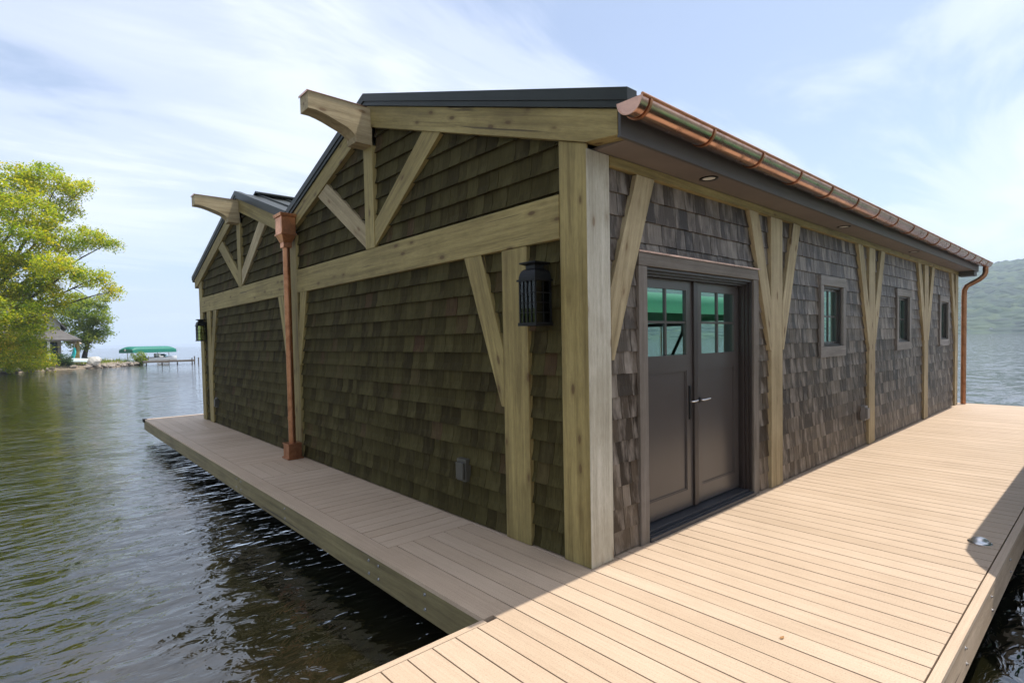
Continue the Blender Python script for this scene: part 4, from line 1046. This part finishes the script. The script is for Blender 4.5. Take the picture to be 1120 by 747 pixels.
# things lying about the cottage beach
def hull(L_, W_, H_, n=12, keel=0.0, rocker=0.15):
    vs_ = []; rows = []
    for i in range(n + 1):
        t_ = i / n; x_ = (t_ - 0.5) * L_
        wd = W_ / 2 * (math.sin(math.pi * min(1, t_ * 0.5 + 0.5)) ** 0.5 if t_ > 0.4 else 0.97) if True else 0
        if t_ > 0.4: wd = W_ / 2 * max(0.02, 1 - ((t_ - 0.4) / 0.6) ** 2.2)
        sh = rocker * max(0, (t_ - 0.4) / 0.6) ** 2
        prof = [(-wd, H_ + sh), (-wd * 0.96, H_ * 0.45 + sh * .8), (-wd * 0.55, H_ * 0.1 + sh * .6), (0, sh * .7), (wd * 0.55, H_ * 0.1 + sh * .6), (wd * 0.96, H_ * 0.45 + sh * .8), (wd, H_ + sh)]
        rows.append([(x_, p[0], p[1]) for p in prof])
    b = MB(); m_ = len(rows[0])
    v = [p for r_ in rows for p in r_]
    f = [(i * m_ + k, i * m_ + k + 1, (i + 1) * m_ + k + 1, (i + 1) * m_ + k) for i in range(n) for k in range(m_ - 1)]
    b.add(v, f, True)
    b.add(rows[0], [list(range(m_))])
    b.add([r_[0] for r_ in rows] + [r_[-1] for r_ in rows], [(i, i + 1, n + 2 + i, n + 1 + i) for i in range(n)])
    return b
GEL = simple('white_gelcoat', (0.75, 0.77, 0.78), 0.25, 0, 0.03)
o = hull(2.3, 0.85, 0.34).build('rowing_boat', simple('pale_blue_hull', (0.55, 0.66, 0.68), 0.4)); o.location = (1.55, 66.9, 0.55); o.rotation_euler = (math.pi, 0.06, 0.1)
tag(o, 'pale upturned rowing boat lying on the beach beside the white boulder', 'boat')
o = hull(1.35, 0.42, 0.22).build('kayak', simple('teal_plastic', (0.02, 0.48, 0.50), 0.35)); o.location = (1.0, 69.3, 0.95); o.rotation_euler = (0.1, -1.25, 0.5)
tag(o, 'teal kayak standing on end beside the cottage porch', 'kayak')
um = tag(empty('beach_umbrella', (1.05, 71.0, 0.1)), 'brown and white beach umbrella open beside the cottage', 'umbrella')
b = MB(); b.lathe((0, 0, 0), [(0.0, 2.35), (0.35, 2.22), (0.62, 2.02), (0.64, 1.98), (0.60, 2.0), (0.3, 2.15), (0, 2.28)], 8, smooth=False); b.build('canopy', simple('umbrella_cloth', (0.62, 0.50, 0.42), 0.8, 0, 0.3, 1.5), um)
b = MB(); b.tube([(0, 0, -0.1), (0, 0, 2.4)], 0.02, 8); b.build('pole', STEEL, um)
def runabout(name, loc, rz, L_, lab, mat, tower=False):
    r_ = tag(empty(name, loc), lab, 'motor boat'); r_.rotation_euler = (0, 0, rz)
    hull(L_, L_ * 0.34, L_ * 0.13, 16, 0, L_ * 0.04).build('hull', mat, r_)
    b = MB(); b.tube([(-L_ * .5, -L_ * .165, L_ * .132), (0, -L_ * .168, L_ * .135), (L_ * .25, -L_ * .13, L_ * .15)], 0.03, 6); b.tube([(-L_ * .5, L_ * .165, L_ * .132), (0, L_ * .168, L_ * .135), (L_ * .25, L_ * .13, L_ * .15)], 0.03, 6); b.build('gunwale', BLACKM, r_)
    b = MB(); b.hexa([(L_ * .05, -L_ * .14, L_ * .135), (L_ * .16, -L_ * .11, L_ * .14), (L_ * .16, L_ * .11, L_ * .14), (L_ * .05, L_ * .14, L_ * .135), (L_ * .0, -L_ * .12, L_ * .23), (L_ * .03, -L_ * .10, L_ * .235), (L_ * .03, L_ * .10, L_ * .235), (L_ * .0, L_ * .12, L_ * .23)]); b.build('windshield', GLASS, r_)
    for k in (-1, 1):
        b = MB(); b.box(-L_ * .12, -L_ * .03, k * L_ * .09 - .2, k * L_ * .09 + .2, L_ * .13, L_ * .17); b.box(-L_ * .15, -L_ * .12, k * L_ * .09 - .2, k * L_ * .09 + .2, L_ * .13, L_ * .25); b.build('seat', WHITE, r_, bevel=0.02)
    b = MB(); b.box(-L_ * .56, -L_ * .50, -.2, .2, L_ * 0.0, L_ * .2); b.build('outboard', BLACKM, r_, bevel=0.04)
    if tower:
        b = MB()
        for k in (-1, 1):
            b.tube([(-L_ * .02, k * L_ * .165, L_ * .13), (-L_ * .10, k * L_ * .15, L_ * .30), (-L_ * .13, k * L_ * .11, L_ * .345)], 0.035, 8)
            b.tube([(L_ * .10, k * L_ * .155, L_ * .14), (-L_ * .08, k * L_ * .14, L_ * .32), (-L_ * .13, k * L_ * .11, L_ * .345)], 0.03, 8)
        b.tube([(-L_ * .13, -L_ * .11, L_ * .345), (-L_ * .13, L_ * .11, L_ * .345)], 0.035, 8)
        b.build('tower', BLACKM, r_)
    return r_
runabout('motor_boat', (3.2, 77.6, ZW + 0.1), 0.15, 3.6, 'grey motor boat moored behind the rocky point right of the cottage', GEL)
runabout('motor_boat', (9.6, 75.0, ZW + 0.25), 0.42, 3.9, 'white motor boat hanging under the distant teal canopy', GEL)
def boat_lift(name, lab, c, rz, L_, W_, ze, zr, mat, skirt, mark=False):
    """canopy over a lift: rounded ridge with sloped ends, four legs, cross beams. c = centre on the water"""
    r_ = tag(empty(name, c), lab, 'boat lift'); r_.rotation_euler = (0, 0, rz)
    b = MB(); n = 10; nx = 28; rows = []
    for i in range(nx + 1):
        t_ = i / nx; x_ = (t_ - .5) * L_
        e_ = min(1, min(t_, 1 - t_) / 0.10); hz_ = math.sin(e_ * math.pi / 2) ** 0.8
        row = [(x_, -W_ / 2, ze - skirt)]
        wz_ = (0.62 + 0.38 * math.sin(min(1, min(t_, 1 - t_) / 0.13) * math.pi / 2)) if skirt == 0 else 1.0
        row[0] = (x_, -W_ / 2 * wz_, ze - skirt)
        for k in range(n + 1):
            a = math.pi * k / n
            row.append((x_, -W_ / 2 * wz_ * math.cos(a) * (0.97 + .03 * math.sin(a)), ze + (zr - ze) * (0.25 + 0.75 * hz_) * math.sin(a) ** 0.75))
        row.append((x_, W_ / 2 * wz_, ze - skirt))
        rows.append(row)
    m_ = n + 3
    b.add([p for r2 in rows for p in r2], [(i * m_ + k, i * m_ + k + 1, (i + 1) * m_ + k + 1, (i + 1) * m_ + k) for i in range(nx) for k in range(m_ - 1)], True)
    b.add(rows[0], [list(range(m_))]); b.add(rows[-1], [list(range(m_))[::-1]])
    cv = b.build('canopy', mat, r_)
    if mark:
        b = MB(); b.prism([(W_ * 0.04 + 0.16 * math.cos(a_ * 0.785), ze + (zr - ze) * .02 + 0.16 * math.sin(a_ * 0.785)) for a_ in range(8)], 'x', -L_ / 2 - 0.02, -L_ / 2 - 0.005); b.build('round_mark', WHITE, cv)
    for sx in (-1, 1):
        for sy in (-1, 1):
            b = MB(); b.tube([(sx * L_ * .34, sy * W_ * .42, -2.5), (sx * L_ * .34, sy * W_ * .42, ze + .02)], 0.04, 10); b.build('leg', STEEL, r_)
        b = MB(); b.box(sx * L_ * .34 - .05, sx * L_ * .34 + .05, -W_ * .42, W_ * .42, 0.02, 0.12); b.build('cross_beam', STEEL, r_)
    return r_
TEAL = simple('teal_vinyl', (0.0, 0.16, 0.11), 0.5, 0, 0.08)
boat_lift('boat_lift', 'distant boat lift under a long teal green vinyl canopy', (8.3, 75.2, ZW), math.atan2(1.2, 2.5) * 0.9, 5.2, 2.7, 1.70, 2.12, TEAL, 0.34, mark=True)
GREENC = simple('green_vinyl', (0.008, 0.15, 0.055), 0.45, 0, 0.08)
boat_lift('boat_lift', 'boat lift with green canopy beside the dock, seen mirrored in the door panes', (6.05, -3.46, ZW), 0.0, 8.1, 3.02, 2.42, 2.88, GREENC, 0.0)
runabout('motor_boat', (6.0, -3.65, ZW + 0.15), math.pi, 6.2, 'dark motor boat with a black tower, seen mirrored in the door panes', simple('navy_gelcoat', (0.02, 0.025, 0.03), 0.25), tower=True)
# far dock and pilings
fd = tag(empty('far_dock', (9.6, 70.2, 0)), 'low pale grey plank dock reaching out from the rocky point', 'dock'); fd.rotation_euler = (0, 0, -0.08)
b = MB()
for i in range(38): b.box(-2.6 + i * 0.135, -2.6 + i * 0.135 + 0.128, -0.9, 0.9, -0.04, 0.0)
b.build('deck_boards', W_GREY, fd)
b = MB(); b.box(-2.6, 2.5, -0.92, -0.86, -0.20, -0.045); b.box(-2.6, 2.5, 0.86, 0.92, -0.20, -0.045); b.build('stringer', W_GREY, fd)
for k in range(4):
    b = MB(); b.tube([(-2.3 + k * 1.5, -0.8, -2.5), (-2.3 + k * 1.5, -0.8, -0.03)], 0.06, 8); b.build('dock_pile', BARK, fd)
for i, (x_, y_, h_) in enumerate(((11.65, 68.9, 0.35), (12.0, 69.3, 0.55), (12.3, 68.8, 0.4))):
    b = MB(); b.tube([(0, 0, -2.5), (0, 0, h_), (0, 0, h_ + 0.02)], [0.07, 0.06, 0.03], 10); o = b.build('piling', BARK); o.location = (x_, y_, ZW + 0.3)
    tag(o, ('leftmost mooring pile off the end of the far dock', 'middle and tallest mooring pile off the end of the far dock', 'rightmost mooring pile off the far dock, nearest the boathouse corner')[i], 'piling', 'mooring piles past the far dock')

# dry leaf on the deck
b = MB(); b.add([(-0.03, 0, 0.004), (-0.012, 0.018, 0.010), (0.02, 0.012, 0.006), (0.032, -0.004, 0.012), (0.012, -0.016, 0.005), (-0.014, -0.014, 0.009)], [(0, 1, 5), (1, 2, 4), (1, 4, 5), (2, 3, 4)])
o = b.build('dry_leaf', simple('dry_leaf', (0.33, 0.17, 0.06), 0.8)); o.location = (0.05, -1.235, 0.002); o.scale = (0.55, 0.55, 0.7); tag(o, 'small dry brown leaf lying on the sunlit dock planks', 'leaf')

# haze
b = MB(); b.box(-6000, 9500, -7000, 9500, -10.5, 260)
mt = bpy.data.materials.new('haze'); mt.use_nodes = True; t = mt.node_tree; t.nodes.clear()
o_ = t.nodes.new('ShaderNodeOutputMaterial'); pv = t.nodes.new('ShaderNodeVolumePrincipled')
pv.inputs['Color'].default_value = (0.72, 0.84, 1.0, 1); pv.inputs['Density'].default_value = 0.00036; pv.inputs['Anisotropy'].default_value = 0.2
t.links.new(pv.outputs[0], o_.inputs['Volume'])
tag(b.build('haze', mt), kind='stuff')
